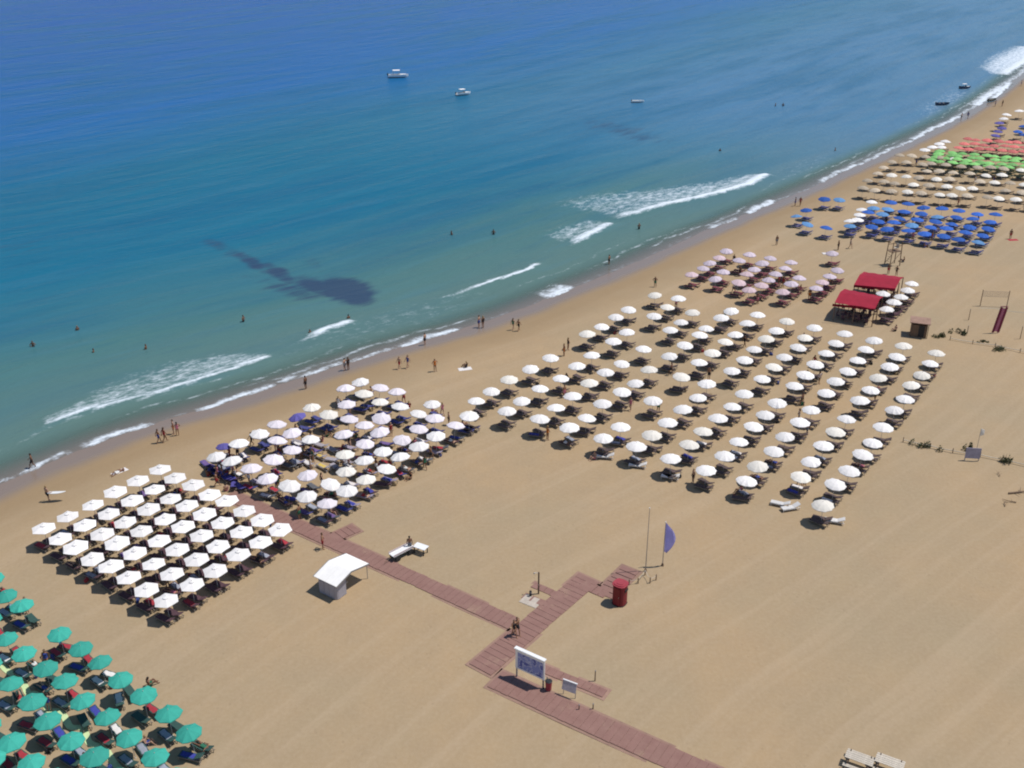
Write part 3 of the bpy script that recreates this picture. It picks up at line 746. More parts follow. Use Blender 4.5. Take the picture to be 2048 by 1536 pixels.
for n, (d, x, y, z, rz, blk, own) in enumerate(spots[:300]):
    lab, fab, frm = BEDLAB[blk]; grp = lab.replace('sunbed', 'sunbeds'); lab = own or lab
    if blk == 'B':
        c = int(RNG.integers(0, 4)); fab = (m_bluefab, m_greyfab, m_plumfab, M('lilac_fabric', (.33, .29, .36), .85, .2, 4.0))[c]; lab = ('blue ', 'grey ', 'plum ', 'pale lilac ')[c] + lab
    e = empty('sunbed', (x, y, z), rz, lab, 'sunbed', grp)
    obj('seat', me_seat, fab, e); obj('backrest', me_back, fab, e); obj('frame', me_fr, frm, e)
    BEDS.append((x, y, z, rz, blk))
rest = spots[300:]
bm = bmesh.new()
mi = {}
far = bpy.data.meshes.new('far_sunbed_field')
V, Fc, MI = [], [], []
tmpl = []
for me_ in (me_seat, me_back, me_fr):
    v = np.array([p.co[:] for p in me_.vertices]); f = [list(p.vertices) for p in me_.polygons]; tmpl.append((v, f))
for (d, x, y, z, rz, blk, own) in rest:
    lab, fab, frm = BEDLAB[blk]
    c, s_ = math.cos(rz), math.sin(rz)
    for (v, f), mt in zip(tmpl, (fab, fab, frm)):
        if mt.name not in mi: mi[mt.name] = len(mi); far.materials.append(mt)
        b0 = len(V)
        for q in v: V.append((x + c * q[0] - s_ * q[1], y + s_ * q[0] + c * q[1], z + q[2]))
        for g in f: Fc.append([b0 + i for i in g]); MI.append(mi[mt.name])
bm.free()
far.from_pydata(V, [], Fc); far.polygons.foreach_set('material_index', MI); far.update()
fo = obj('sunbed_field', far); tag(fo, 'hundreds of tiny sunbeds under the distant umbrella blocks', 'sunbeds'); fo['kind'] = 'stuff'

# ------------------------------------------------------------------ towels on beds
def towel_mesh():
    bm = bmesh.new(); nx, ny = 10, 5
    g = {}
    for sh, dz in ((0, 0.0), (1, -.012)):
        for i in range(nx + 1):
            for j in range(ny + 1):
                x = -.8 + 1.6 * i / nx; y = -.31 + .62 * j / ny
                z = .385 if x > -.36 else .385 + (-.36 - x) * .49
                if j in (0, ny): z -= .05
                z += .012 * math.sin(x * 9 + j) + dz
                g[sh, i, j] = bm.verts.new((x, y, z))
    for sh in (0, 1):
        for i in range(nx):
            for j in range(ny):
                f = [g[sh, i, j], g[sh, i + 1, j], g[sh, i + 1, j + 1], g[sh, i, j + 1]]
                bm.faces.new(f if sh == 0 else f[::-1])
    for i in range(nx):
        for j in (0, ny): bm.faces.new((g[0, i, j], g[0, i + 1, j], g[1, i + 1, j], g[1, i, j]))
    for j in range(ny):
        for i in (0, nx): bm.faces.new((g[0, i, j], g[0, i, j + 1], g[1, i, j + 1], g[1, i, j]))
    return mesh_from_bm(bm, 'towel', True)
me_tow = towel_mesh()
TC = {'red': M('red_terry', (.36, .035, .05), .95, .2, 8), 'blue': M('blue_terry', (.05, .06, .32), .95, .2, 8), 'white': M('white_terry', (.72, .68, .66), .95, .1, 8),
      'grey': M('grey_terry', (.30, .32, .38), .95, .15, 8), 'violet': M('violet_terry', (.16, .10, .26), .95, .2, 8), 'yellow': M('yellow_terry', (.55, .40, .10), .95, .2, 8)}
PAL = {'Y': ['white', 'grey', 'yellow', 'red'], 'Z': ['blue', 'violet'], 'A': ['violet', 'red', 'grey'], 'B': ['blue', 'blue', 'red', 'white', 'violet', 'grey'], 'C': ['white', 'blue', 'grey', 'red', 'white'], 'I': ['grey', 'grey', 'red', 'blue', 'white'], 'X': ['white']}
PLACE = {'Y': 'in the gap of the crowded block', 'Z': 'at the seaward corner of the crowded block', 'A': 'under the white hexagonal umbrellas', 'B': 'in the crowded block', 'C': 'in the wide white block', 'I': 'under the teal umbrellas', 'X': 'at the landward edge of the wide block'}
PROB = {'A': .16, 'B': .62, 'C': .34, 'I': .6, 'X': 0, 'Y': .45, 'Z': .5}
FREE = []
for (x, y, z, rz, blk) in BEDS:
    if RNG.random() < PROB.get(blk, 0):
        c = PAL[blk][int(RNG.integers(0, len(PAL[blk])))]
        o = obj('towel', me_tow, TC[c], None, (x, y, z), (0, 0, rz))
        tag(o, c + ' towel spread over a sunbed ' + PLACE[blk], 'towel', c + ' towels ' + PLACE[blk])
    else: FREE.append((x, y, z, rz, blk))

# ------------------------------------------------------------------ people
SKIN = [M('skin_tan', (.30, .155, .09), .55, .1, 6), M('skin_brown', (.19, .092, .055), .55, .1, 6), M('skin_fair', (.45, .27, .185), .55, .1, 6)]
HAIR = [M('dark_hair', (.018, .013, .011), .6, .2, 10), M('brown_hair', (.07, .04, .022), .6, .2, 10), M('fair_hair', (.30, .20, .09), .6, .2, 10)]
CLO = {'black': M('black_swimwear', (.016, .016, .02), .8), 'red': M('red_swimwear', (.34, .03, .035), .8), 'blue': M('blue_swimwear', (.04, .07, .30), .8), 'white': M('white_swimwear', (.70, .69, .67), .8),
       'green': M('green_swimwear', (.03, .16, .09), .8), 'orange': M('orange_swimwear', (.55, .17, .03), .8), 'grey': M('grey_swimwear', (.16, .17, .19), .8), 'pink': M('pink_swimwear', (.50, .16, .22), .8)}
m_eye = M('eye_dark', (.02, .015, .012), .2)
def person(p, pose_, rz, female, colr, label, group=None, sc=1.0, skin=None, dz=0.0):
    k = POSES[pose_]
    b = obj('person', k['body'], SKIN[skin if skin is not None else int(RNG.integers(0, 3))], None, (p[0], p[1], p[2] + dz), (0, 0, rz), sc)
    obj('swimsuit' if female else 'shorts', k['swimsuit' if female else 'shorts'], CLO[colr], b)
    obj('hair', k['long' if female else 'short'], HAIR[int(RNG.integers(0, 3))], b); obj('eyes', k['eyes'], m_eye, b)
    tag(b, label, 'person', group); return b
# (px, py of the feet, pose, facing deg, swimsuit?, colour, label, group)
ALONG = math.degrees(AX)
PEOPLE = [
 (66, 936, 'walk', 200, 0, 'black', 'person in black shorts walking in the thin swash by the square umbrella block', None),
 (318, 886, 'walk', 40, 0, 'blue', 'person in blue shorts walking side by side on the wet sand, shore side', None),
 (330, 884, 'walk', 40, 1, 'red', 'person in a red swimsuit walking beside another in blue shorts on the wet sand', None),
 (348, 868, 'stand', 210, 0, 'orange', 'person in orange shorts standing where swash meets wet sand near a strolling pair', None),
 (356, 871, 'arms', 120, 1, 'pink', 'person in a pink swimsuit with bent arms next to the orange shorts', None),
 (97, 1003, 'carry', 60, 0, 'black', 'person in black shorts carrying a pale surfboard on the sand', None),
 (612, 778, 'stand', 150, 0, 'black', 'person in black shorts alone at the swash line seaward of the crowded block', None),
 (690, 741, 'arms', 160, 0, 'grey', 'person in grey shorts stepping into the swash close to a companion', None),
 (697, 740, 'stand', 140, 1, 'black', 'person in a black swimsuit standing against a companion in grey at the water edge', None),
 (799, 738, 'walk', 230, 0, 'red', 'person in red shorts walking with a companion on damp sand', None),
 (816, 736, 'walk', 230, 1, 'blue', 'person in a blue swimsuit walking behind the red shorts on damp sand', None),
 (850, 690, 'stand', 145, 0, 'black', 'person in black shorts standing alone in the swash foam', None),
 (870, 743, 'arms', 300, 1, 'orange', 'person in an orange swimsuit standing alone on bare damp sand', None),
 (958, 655, 'stand', 150, 0, 'blue', 'person in blue shorts of a pair standing in ankle deep water', None),
 (966, 656, 'stand', 130, 1, 'black', 'person in a black swimsuit of the pair in ankle deep water', None),
 (1026, 660, 'walk', 50, 1, 'green', 'person in a green swimsuit strolling on the brown damp sand', None),
 (1037, 662, 'walk', 50, 0, 'black', 'person in black shorts strolling beside the green swimsuit', None),
 (1128, 712, 'stand', 200, 0, 'orange', 'person in orange shorts standing at the seaward corner of the wide block', None),
 (1136, 700, 'arms', 20, 1, 'black', 'person in a black swimsuit with elbows out at the corner of the wide block', None),
 (1310, 574, 'arms', 250, 0, 'green', 'person in green shorts standing on brown sand seaward of the wide block', None),
 (1218, 530, 'stand', 140, 0, 'black', 'person wading ankle deep off the brown sand, alone', None),
 (1590, 412, 'stand', 150, 0, 'blue', 'person in blue shorts at the water edge near the lone blue umbrellas', None),
 (1600, 412, 'walk', 60, 1, 'red', 'person in a red swimsuit walking along the edge near the lone blue umbrellas', None),
 (1676, 500, 'stand', 190, 0, 'black', 'person in black shorts standing on open sand below the blue block', None),
 (1700, 497, 'walk', 330, 1, 'grey', 'person in a grey swimsuit walking on open sand below the blue block', None),
 (1553, 490, 'stand', 100, 0, 'grey', 'person in grey shorts on open sand seaward of the pale rose umbrellas', None),
 (1990, 213, 'stand', 150, 0, 'blue', 'person in blue shorts of the pair on the wet sand by the dark boat', None),
 (2004, 213, 'stand', 120, 1, 'black', 'person in a black swimsuit of the pair beside the dark boat', None),
 (1922, 240, 'stand', 140, 0, 'black', 'person at the far swash line beyond the moored boats', None),
 (1935, 237, 'walk', 40, 1, 'blue', 'person in a blue swimsuit walking at the far swash line', None),
 (646, 1098, 'arms', 10, 0, 'red', 'person in red shorts standing on the walkway near the white kiosk', None),
 (1034, 1270, 'walk', 300, 0, 'black', 'person in black shorts walking across the walkway junction', None),
 (1028, 1274, 'walk', 300, 1, 'black', 'person in a black swimsuit walking close beside another at the walkway junction', None),
 (820, 1104, 'stand', 100, 0, 'grey', 'person in grey shorts standing by the white hand cart', None),
 (2042, 172, 'stand', 150, 0, 'blue', 'person in blue shorts in front of the far white breaker', None),
 (898, 850, 'stand', 200, 0, 'black', 'person in black shorts between the crowded block and the wide block', None),
 (1095, 880, 'arms', 30, 1, 'orange', 'person in an orange swimsuit at the landward edge of the wide block', None),
 (1612, 872, 'walk', 30, 0, 'grey', 'person in grey shorts walking between rows of the wide block', None),
 (1480, 985, 'sit', 200, 1, 'pink', 'person in a pink swimsuit sitting at the landward edge of the wide block', None),
 (1600, 590, 'walk', 20, 1, 'pink', 'person in a pink swimsuit walking between the rose umbrellas and the red awnings', None),
 (1618, 600, 'stand', 80, 0, 'orange', 'person in orange shorts standing between the rose umbrellas and the red awnings', None),
 (1776, 548, 'stand', 60, 0, 'red', 'person in red shorts at the foot of the wooden lookout', None),
 (1792, 552, 'arms', 220, 1, 'black', 'person in a black swimsuit beside the wooden lookout', None),
 (1806, 524, 'sit', 150, 0, 'grey', 'person in grey shorts sitting on the sand beyond the wooden lookout', None),
 (300, 1372, 'sit', 40, 0, 'green', 'person in green shorts sitting on sand at the landward edge of the teal block', None),
 (932, 735, 'sit', 140, 1, 'black', 'person in a black swimsuit sitting on a white towel on bare sand', None),
 (236, 946, 'lie', 60, 0, 'white', 'person in white shorts sunbathing on the sand seaward of the hexagonal umbrellas', None),
 (1790, 662, 'sit', 200, 0, 'black', 'person in black shorts sitting beside the small timber hut', None),
 (2020, 478, 'stand', 80, 0, 'red', 'person in red shorts on open sand landward of the blue block', None),
]
for (x, y, po, rz, fem, c, lab, grp) in PEOPLE:
    p = GS(x, y)
    person(p, po, math.radians(rz - 90), fem, c, lab, grp, sc=random.uniform(.97, 1.08))
# bathers standing in deeper water
for (x, y, dep, lab) in [(66, 692, 1.05, 'bather off the beach in line with the square umbrella block, shoreward of two others'), (155, 660, 1.15, 'bather farthest out of the group off the left breaker'), (187, 704, 1.3, 'bather with only head and shoulders out of the water, off the left breaker'),
        (292, 698, 1.1, 'bather directly behind the long trailing breaker'), (487, 644, .75, 'bather waist deep shoreward of the dark weed bed'), (903, 470, 1.0, 'bather off the wide block, one of two far apart, seaward one'),
        (987, 468, .95, 'bather off the wide block, one of two far apart, nearer the big breaker'), (620, 668, 1.1, 'bather right behind the short thick breaker'), (697, 638, 1.1, 'bather at the end of the short thick breaker'),
        (1278, 458, .7, 'bather between the big breaker and the shore'), (1440, 302, 1.2, 'bather far out behind the big breaker'), (1670, 302, 1.0, 'bather off the straw umbrellas'), (1551, 212, 1.0, 'bather of a far pair side by side, seaward'), (1566, 212, 1.0, 'bather of a far pair side by side, shoreward')]:
    p = G(x, y, WZ)
    person((p.x, p.y, WZ - dep), 'arms' if dep < 1.1 else 'stand', random.uniform(0, 6.28), 0, 'black', lab, None, sc=1.05, skin=1)
# people on beds
LP = {'A': 'lying under the white hexagonal umbrellas', 'B': 'lying in the crowded block', 'C': 'lying in the wide white block', 'I': 'lying under the teal umbrellas'}
n = 0
for (x, y, z, rz, blk) in FREE:
    if blk not in LP or RNG.random() > {'A': .12, 'B': .5, 'C': .2, 'I': .35}[blk]: continue
    c = ['red', 'blue', 'black', 'white', 'green', 'pink'][int(RNG.integers(0, 6))]; fem = int(RNG.integers(0, 2))
    w_ = ('swimsuit' if fem else 'shorts')
    # head towards the backrest (-x of the bed)
    b = person((x, y, z), 'lie', rz + math.pi / 2, fem, c, 'person in %s %s %s on a sunbed' % (c, w_, LP[blk]), 'people in %s %s %s' % (c, w_, LP[blk]), sc=.95, dz=.33)
    n += 1
WHERE = {'Y': 'in the open gap of the crowded block', 'Z': 'by the violet beds of the crowded block', 'A': 'among the white hexagonal umbrellas', 'B': 'among the crowded block umbrellas', 'C': 'between umbrellas of the wide block', 'D': 'among the pale rose umbrellas', 'E': 'among the blue umbrellas', 'F': 'among the straw umbrellas', 'I': 'among the teal umbrellas'}
ALLB = {'Y': [(b[0], b[1], b[2]) for b in BEDS if b[4] == 'Y'], 'Z': [(b[0], b[1], b[2]) for b in BEDS if b[4] == 'Z']}
for (x, y, z, blk, full) in BASES: ALLB.setdefault(blk, []).append((x, y, z))
for blk, cnt in (('A', 4), ('Y', 9), ('Z', 6), ('B', 36), ('C', 22), ('D', 8), ('E', 8), ('F', 8), ('I', 6)):
    lst = ALLB[blk]
    for _ in range(cnt):
        x, y, z = lst[int(RNG.integers(0, len(lst)))]
        an = RNG.uniform(0, 6.28); x += 1.35 * math.cos(an); y += 1.35 * math.sin(an)
        po = ['stand', 'arms', 'sit', 'walk'][int(RNG.integers(0, 4))]; c = ['red', 'blue', 'black', 'white', 'green', 'pink'][int(RNG.integers(0, 6))]; fem = int(RNG.integers(0, 2))
        lab = 'person in %s %s %s %s' % (c, 'swimsuit' if fem else 'shorts', {'stand': 'standing', 'arms': 'standing with bent arms', 'sit': 'sitting', 'walk': 'walking'}[po], WHERE[blk])
        person((x, y, gz(x, y)), po, RNG.uniform(0, 6.28), fem, c, lab, 'people ' + WHERE[blk])
BAGC = {'blue': M('blue_bag', (.05, .08, .28), .8), 'red': M('red_bag', (.32, .04, .05), .8), 'black': M('black_bag', (.02, .02, .025), .8), 'straw': M('straw_bag', (.42, .31, .17), .9)}
me_bag = BM(lambda bm: box(bm, (0, 0, .17), (.45, .22, .34), bev=.05), 'bag_body')
def strap(bm):
    for y in (-.08, .08):
        for k in range(5):
            a0, a1 = math.pi * k / 5, math.pi * (k + 1) / 5; tube(bm, (.14 * math.cos(a0), y, .33 + .16 * math.sin(a0)), (.14 * math.cos(a1), y, .33 + .16 * math.sin(a1)), .014, None, 5)
me_strap = BM(strap, 'bag_strap')
for blk, cnt in (('B', 22), ('C', 26), ('I', 12), ('A', 8)):
    lst = ALLB[blk]
    for _ in range(cnt):
        x, y, z = lst[int(RNG.integers(0, len(lst)))]; an = RNG.uniform(0, 6.28); x += .95 * math.cos(an); y += .95 * math.sin(an)
        c = list(BAGC)[int(RNG.integers(0, 4))]; e = empty('beach_bag', (x, y, gz(x, y)), RNG.uniform(0, 3), c + ' beach bag standing on the sand ' + WHERE[blk], 'bag', c + ' bags ' + WHERE[blk])
        obj('body', me_bag, BAGC[c], e); obj('strap', me_strap, BAGC[c], e)
def lone_towel(px, py, rz, c, lab):
    p = GS(px, py); o = obj('towel', BM(lambda bm: box(bm, (0, 0, .015), (1.7, .9, .03), bev=.01), 'beach_towel'), TC[c], None, p, (0, 0, rz)); tag(o, lab, 'towel')
lone_towel(930, 738, .3, 'white', 'white towel laid on bare sand under a sitting person')
lone_towel(240, 944, .9, 'white', 'white towel laid on sand seaward of the hexagonal umbrellas')
lone_towel(2026, 480, .1, 'red', 'red towel on open sand landward of the blue block')
lone_towel(1655, 507, .1, 'white', 'white towel on open sand below the blue block')
# surfboard
def board(bm):
    n = 14; L = 2.0
    rings = []
    for i in range(n + 1):
        t = i / n; x = -L / 2 + L * t; w = .27 * (max(1e-3, math.sin(math.pi * min(1, max(0, t)) ** .9)) ** .6); z = .08 * (2 * t - 1) ** 2
        rings.append([bm.verts.new((x, w * a, z + b)) for a, b in ((-1, 0), (-.6, .035), (.6, .035), (1, 0), (.6, -.03), (-.6, -.03))])
    for a, b in zip(rings, rings[1:]):
        for k in range(6): bm.faces.new((a[k], a[(k + 1) % 6], b[(k + 1) % 6], b[k]))
    bm.faces.new(rings[0]); bm.faces.new(rings[-1][::-1])
p = GS(103, 1003)
e = empty('surfboard', (p.x + .55, p.y + .1, p.z + .98), .1, 'pale surfboard held by a person on the sand', 'surfboard')
obj('deck', BM(board, 'surfboard_deck', True), m_gloss, e)
obj('fin', BM(lambda bm: box(bm, (-.8, 0, -.06), (.14, .012, .16), RY(.4)), 'fin'), m_dark, e)

# ------------------------------------------------------------------ walkway of slabs
def slab_material():
    m, t, b, o = newmat('walkway_slab')
    ge = t.n('ShaderNodeNewGeometry'); P = ge.outputs['Position']; oi = t.n('ShaderNodeObjectInfo')
    c = t.mix(t.maprange(t.noise(P, 1.3, 5, .65), .3, .7, 0, 1), (.215, .110, .090), (.262, .145, .118))
    c = t.mix(t.math('MULTIPLY', oi.outputs['Random'], .35), c, (.22, .125, .10))
    drift = t.maprange(t.noise(P, .38, 6, .7), .54, .74, 0, .55, True)
    c = t.mix(drift, c, (.37, .265, .170))
    t.l(c, b.inputs[0]); b.inputs['Roughness'].default_value = .9
    return m
m_slab = slab_material()
m_slabbed = M('walkway_bed', (.30, .185, .140), .95, .2, 1.5)
me_slab_cache = {}
def slab_mesh(l, w):
    k = (round(l, 2), round(w, 2))
    if k not in me_slab_cache:
        me_slab_cache[k] = BM(lambda bm: box(bm, (0, 0, .03), (l, w, .06), bev=.008), 'slab')
    return me_slab_cache[k]
def walkway(a, b, w, name, step=.62):
    a = Vector(a); b = Vector(b); d = b - a; L = d.length; an = math.atan2(d.y, d.x)
    o = struct(obj(name, BM(lambda bm: box(bm, (L / 2, 0, 0), (L + .5, w + .5, .024), bev=.005), 'walkway_bed'), m_slabbed, None, (a.x, a.y, .0), (0, 0, an)))
    n = int(L / step)
    for i in range(n):
        obj('slab', slab_mesh(step - .010, w), m_slab, o, ((i + .5) * L / n, random.gauss(0, .015), .005 + random.uniform(0, .008)), (0, random.gauss(0, .006), random.gauss(0, .004)))
    return o
jA, jB = G(1000, 1232), G(962, 1334)
walkway(G(458, 990), G(1028, 1248), 1.7, 'path')
pc = walkway(G(960, 1340), G(1178, 1156), 2.2, 'path')
walkway(G(990, 1358), G(1440, 1562), 2.1, 'path')
walkway(G(655, 1082), G(712, 1056), 1.5, 'path')
walkway(G(1128, 1196), G(1066, 1170), .8, 'path')
walkway(G(1105, 1214), G(1046, 1191), .8, 'path')
walkway(G(1165, 1168), G(1214, 1190), 1.2, 'path')
walkway(G(1206, 1192), G(1262, 1138), 1.7, 'path')
walkway(G(1082, 1336), G(1210, 1388), .9, 'path')
# pale concrete pad of the shower
o = struct(obj('pavement', BM(lambda bm: box(bm, (0, 0, .03), (1.7, 1.3, .08), bev=.02), 'pad'), M('concrete', (.44, .38, .32), .9, .2, 3), None, G(1062, 1203), (0, 0, -.57)))
# lime strip winding among the teal umbrellas
def ribbon(name, pts, w, th, mat, z=.0, sub=8):
    P = [Vector(p) for p in pts]; Q = []
    for i in range(len(P) - 1):
        p0, p1, p2, p3 = P[max(0, i - 1)], P[i], P[i + 1], P[min(len(P) - 1, i + 2)]
        for k in range(sub):
            t = k / sub; Q.append(.5 * ((2 * p1) + (p2 - p0) * t + (2 * p0 - 5 * p1 + 4 * p2 - p3) * t * t + (3 * p1 - p0 - 3 * p2 + p3) * t ** 3))
    Q.append(P[-1]); bm = bmesh.new(); rows = []
    for i, q in enumerate(Q):
        d = (Q[min(i + 1, len(Q) - 1)] - Q[max(i - 1, 0)]).normalized(); nrm = Vector((-d.y, d.x, 0)) * w / 2
        rows.append([bm.verts.new((q + nrm * s) + Vector((0, 0, zz))) for s, zz in ((-1, z), (-.96, z + th), (.96, z + th), (1, z))])
    for a, b in zip(rows, rows[1:]):
        for k in range(3): bm.faces.new((a[k], a[k + 1], b[k + 1], b[k]))
        bm.faces.new((a[3], a[0], b[0], b[3]))
    bm.faces.new(rows[0]); bm.faces.new(rows[-1][::-1])
    return obj(name, mesh_from_bm(bm, name), mat)
lime = [(-30, 1312), (0, 1328), (14, 1341), (35, 1355), (49, 1372), (56, 1386), (70, 1387), (84, 1397), (92, 1411), (98, 1421), (114, 1422), (127, 1431), (135, 1446), (143, 1455), (165, 1456), (172, 1470), (179, 1486), (197, 1493), (213, 1502), (222, 1518), (233, 1532), (250, 1550)]
o = ribbon('ground_mat', [G(x, y) for x, y in lime], .50, .03, M('lime_mat', (.56, .68, .36), .8, .12, 3))
tag(o, 'pale lime ground mat strip winding between the teal umbrellas', 'mat')

# ------------------------------------------------------------------ white kiosk with curved roof
def kiosk():
    c = G(684, 1171); rz = math.radians(-35)
    e = empty('kiosk', (c.x, c.y, 0), rz, 'white beach kiosk with a pitched overhanging roof beside the walkway', 'kiosk')
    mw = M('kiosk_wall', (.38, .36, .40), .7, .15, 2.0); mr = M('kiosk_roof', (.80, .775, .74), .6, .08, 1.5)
    # local x runs along the eave, local y goes back under the overhang
    prof = [(-1.95, 1.62), (-.05, 2.12), (2.15, 1.62)]
    def roof(bm):
        for k in range(4):            # four sheets with narrow seams
            x0 = -1.35 + k * .675 + .006; x1 = x0 + .663
            rows = []
            for (y, z) in prof: rows.append([bm.verts.new((x, y, z + dz)) for x, dz in ((x0, 0), (x1, 0), (x1, -.06), (x0, -.06))])
            for a, b in zip(rows, rows[1:]):
                for i in range(4): bm.faces.new((a[i], a[(i + 1) % 4], b[(i + 1) % 4], b[i]))
            bm.faces.new(rows[0]); bm.faces.new(rows[-1][::-1])
    r = obj('roof', BM(roof, 'kiosk_roof'), mr, e)
    def trim(bm):
        for x in (-1.375, 1.375):
            for (y0, z0), (y1, z1) in zip(prof, prof[1:]):
                d = Vector((0, y1 - y0, z1 - z0)); box(bm, (x, (y0 + y1) / 2, (z0 + z1) / 2 - .05), (.05, d.length + .01, .13), RX(math.atan2(z1 - z0, y1 - y0)))
    obj('roof_trim', BM(trim, 'roof_trim'), m_metal, r)
    def wall(bm):
        n = 8
        fr = [(-1.12, -1.50), (-1.08, -1.68), (-.95, -1.80), (.95, -1.80), (1.08, -1.68), (1.12, -1.50), (1.12, -.60), (-1.12, -.60)]
        lo = [bm.verts.new((x, y, 0)) for x, y in fr]; hi = [bm.verts.new((x, y, 1.59 if y < -1.4 else 1.90)) for x, y in fr]
        for i in range(n): bm.faces.new((lo[i], lo[(i + 1) % n], hi[(i + 1) % n], hi[i]))
        bm.faces.new(hi); bm.faces.new(lo[::-1])
    w = obj('wall', BM(wall, 'kiosk_wall'), mw, e)
    for k in range(3): obj('panel', BM(lambda bm: box(bm, (0, 0, 0), (.56, .03, 1.15), bev=.008), 'panel'), mw, w, (-.6 + .6 * k, -1.81, .78))
    obj('counter', BM(lambda bm: box(bm, (0, -.41, .98), (2.1, .36, .06), bev=.01), 'counter'), m_palewood, e)
    obj('hatch', BM(lambda bm: box(bm, (0, -.585, 1.40), (1.7, .025, .66)), 'hatch'), m_dark, e)
    for x in (-1.15, 1.15): obj('post', BM(lambda bm: tube(bm, (0, 0, 0), (0, 0, 1.62), .035), 'post'), m_metal, e, (x, 2.05, 0))
kiosk()
# ------------------------------------------------------------------ red booth
def booth():
    c = G(1239, 1206); e = empty('booth', (c.x, c.y, 0), math.radians(-35), 'dark red rounded booth at the end of the walkway', 'booth')
    def prism(bm, r, z0, z1, n=20, sq=.75):
        lo, hi = [], []
        for i in range(n):
            a = 2 * math.pi * i / n; k = 1 / max(abs(math.cos(a)), abs(math.sin(a))) ** .55
            lo.append(bm.verts.new((r * k * math.cos(a), r * k * math.sin(a), z0))); hi.append(bm.verts.new((r * k * math.cos(a), r * k * math.sin(a), z1)))
        for i in range(n): bm.faces.new((lo[i], lo[(i + 1) % n], hi[(i + 1) % n], hi[i]))
        bm.faces.new(hi); bm.faces.new(lo[::-1])
    obj('body', BM(lambda bm: prism(bm, .56, 0.06, 2.0), 'booth_body'), m_red, e)
    obj('base', BM(lambda bm: prism(bm, .60, 0, .08), 'booth_base'), m_dark, e)
    def top(bm):
        prism(bm, .63, 2.0, 2.07); prism(bm, .50, 2.07, 2.13); prism(bm, .30, 2.13, 2.17)
    obj('roof', BM(top, 'booth_roof'), m_redtop, e)
    d = obj('door', BM(lambda bm: box(bm, (.0, -.585, 1.0), (.62, .04, 1.75), bev=.01), 'door'), M('door_red', (.20, .012, .02), .5, .1, 4), e)
    obj('handle', BM(lambda bm: box(bm, (.22, -.625, 1.0), (.03, .04, .16)), 'handle'), m_metal, d)
    for k in range(3): obj('vent_slat', BM(lambda bm: box(bm, (.60, 0, 1.5 + .09 * k), (.05, .5, .04)), 'vent_slat'), m_dark, e)
booth()
# ------------------------------------------------------------------ map board
def map_board():
    a, b = G(1034, 1353), G(1086, 1377)
    c = (a + b) / 2; d = b - a; L = 2.65; rz = math.atan2(d.y, d.x)
    e = empty('map_board', (c.x, c.y, 0), rz, 'large blue and white map board on posts beside the walkway corner', 'sign')
    z0, z1 = .85, 2.75
    m, t, bs, o = newmat('map_print')
    tc = t.n('ShaderNodeTexCoord'); n = t.noise(tc.outputs['Object'], 1.6, 5, .6)
    c1 = t.ramp(n, [(0.0, (.05, .07, .26)), (.47, (.09, .12, .36)), (.50, (.55, .58, .70)), (.53, (.20, .24, .50)), (1.0, (.32, .36, .60))]); t.l(c1, bs.inputs[0]); bs.inputs['Roughness'].default_value = .4
    obj('panel', BM(lambda bm: box(bm, (0, 0, (z0 + z1) / 2), (L, .08, z1 - z0), bev=.01), 'board_panel'), m_gloss, e)
    obj('print', BM(lambda bm: box(bm, (.05, -.045, (z0 + z1) / 2 - .06), (L - .35, .012, z1 - z0 - .45)), 'map_print'), m, e)
    obj('header', BM(lambda bm: box(bm, (0, 0, z1 + .05), (L + .1, .34, .10), bev=.02), 'header'), m_gloss, e)
    for x in (-L / 2 + .12, L / 2 - .12): obj('post', BM(lambda bm: box(bm, (0, .0, z0 / 2), (.10, .10, z0)), 'post'), m_metal, e, (x, 0, 0))
map_board()
# small things near the board
def litter_bin(px, py, col, lab):
    p = G(px, py); e = empty('litter_bin', p, .4, lab, 'bin')
    obj('body', BM(lambda bm: tube(bm, (0, 0, .12), (0, 0, .92), .22, .27, 12), 'bin_body'), col, e)
    obj('lid', BM(lambda bm: (tube(bm, (0, 0, .93), (0, 0, 1.0), .29, .20, 12)), 'bin_lid'), m_dark, e)
    obj('post', BM(lambda bm: box(bm, (0, .3, .55), (.06, .06, 1.1)), 'bin_post'), m_metal, e)
litter_bin(1097, 1381, m_redtop, 'small red litter bin on the sand next to the map board')
def notice():
    p = G(1138, 1393); e = empty('notice_stand', p, -.5, 'low pale notice stand on legs near the map board', 'sign')
    obj('board', BM(lambda bm: box(bm, (0, 0, .95), (1.15, .05, .75), RX(-.35), bev=.01), 'notice_board'), M('notice_face', (.46, .40, .42), .6, .3, 5), e)
    obj('header', BM(lambda bm: box(bm, (0, .15, 1.34), (1.2, .1, .06)), 'notice_header'), m_gloss, e)
    for x in (-.5, .5): obj('leg', BM(lambda bm: tube(bm, (0, 0, 0), (0, .1, 1.0), .03), 'leg'), m_metal, e, (x, .04, 0))
notice()
def peg(px, py, h, lab):
    p = G(px, py); e = empty('marker_post', p, 0, lab, 'post')
    obj('shaft', BM(lambda bm: tube(bm, (0, 0, -.2), (0, 0, h), .05, .04), 'shaft'), m_wood, e); obj('cap', BM(lambda bm: tube(bm, (0, 0, h), (0, 0, h + .06), .06, .02), 'post_cap'), m_metal, e)
peg(1190, 1362, 1.0, 'short wooden marker post behind the thin slab strip'); peg(1158, 1420, .5, 'low stub post at the walkway edge'); peg(1186, 1418, .5, 'low leaning stub post between walkway and thin slab strip')
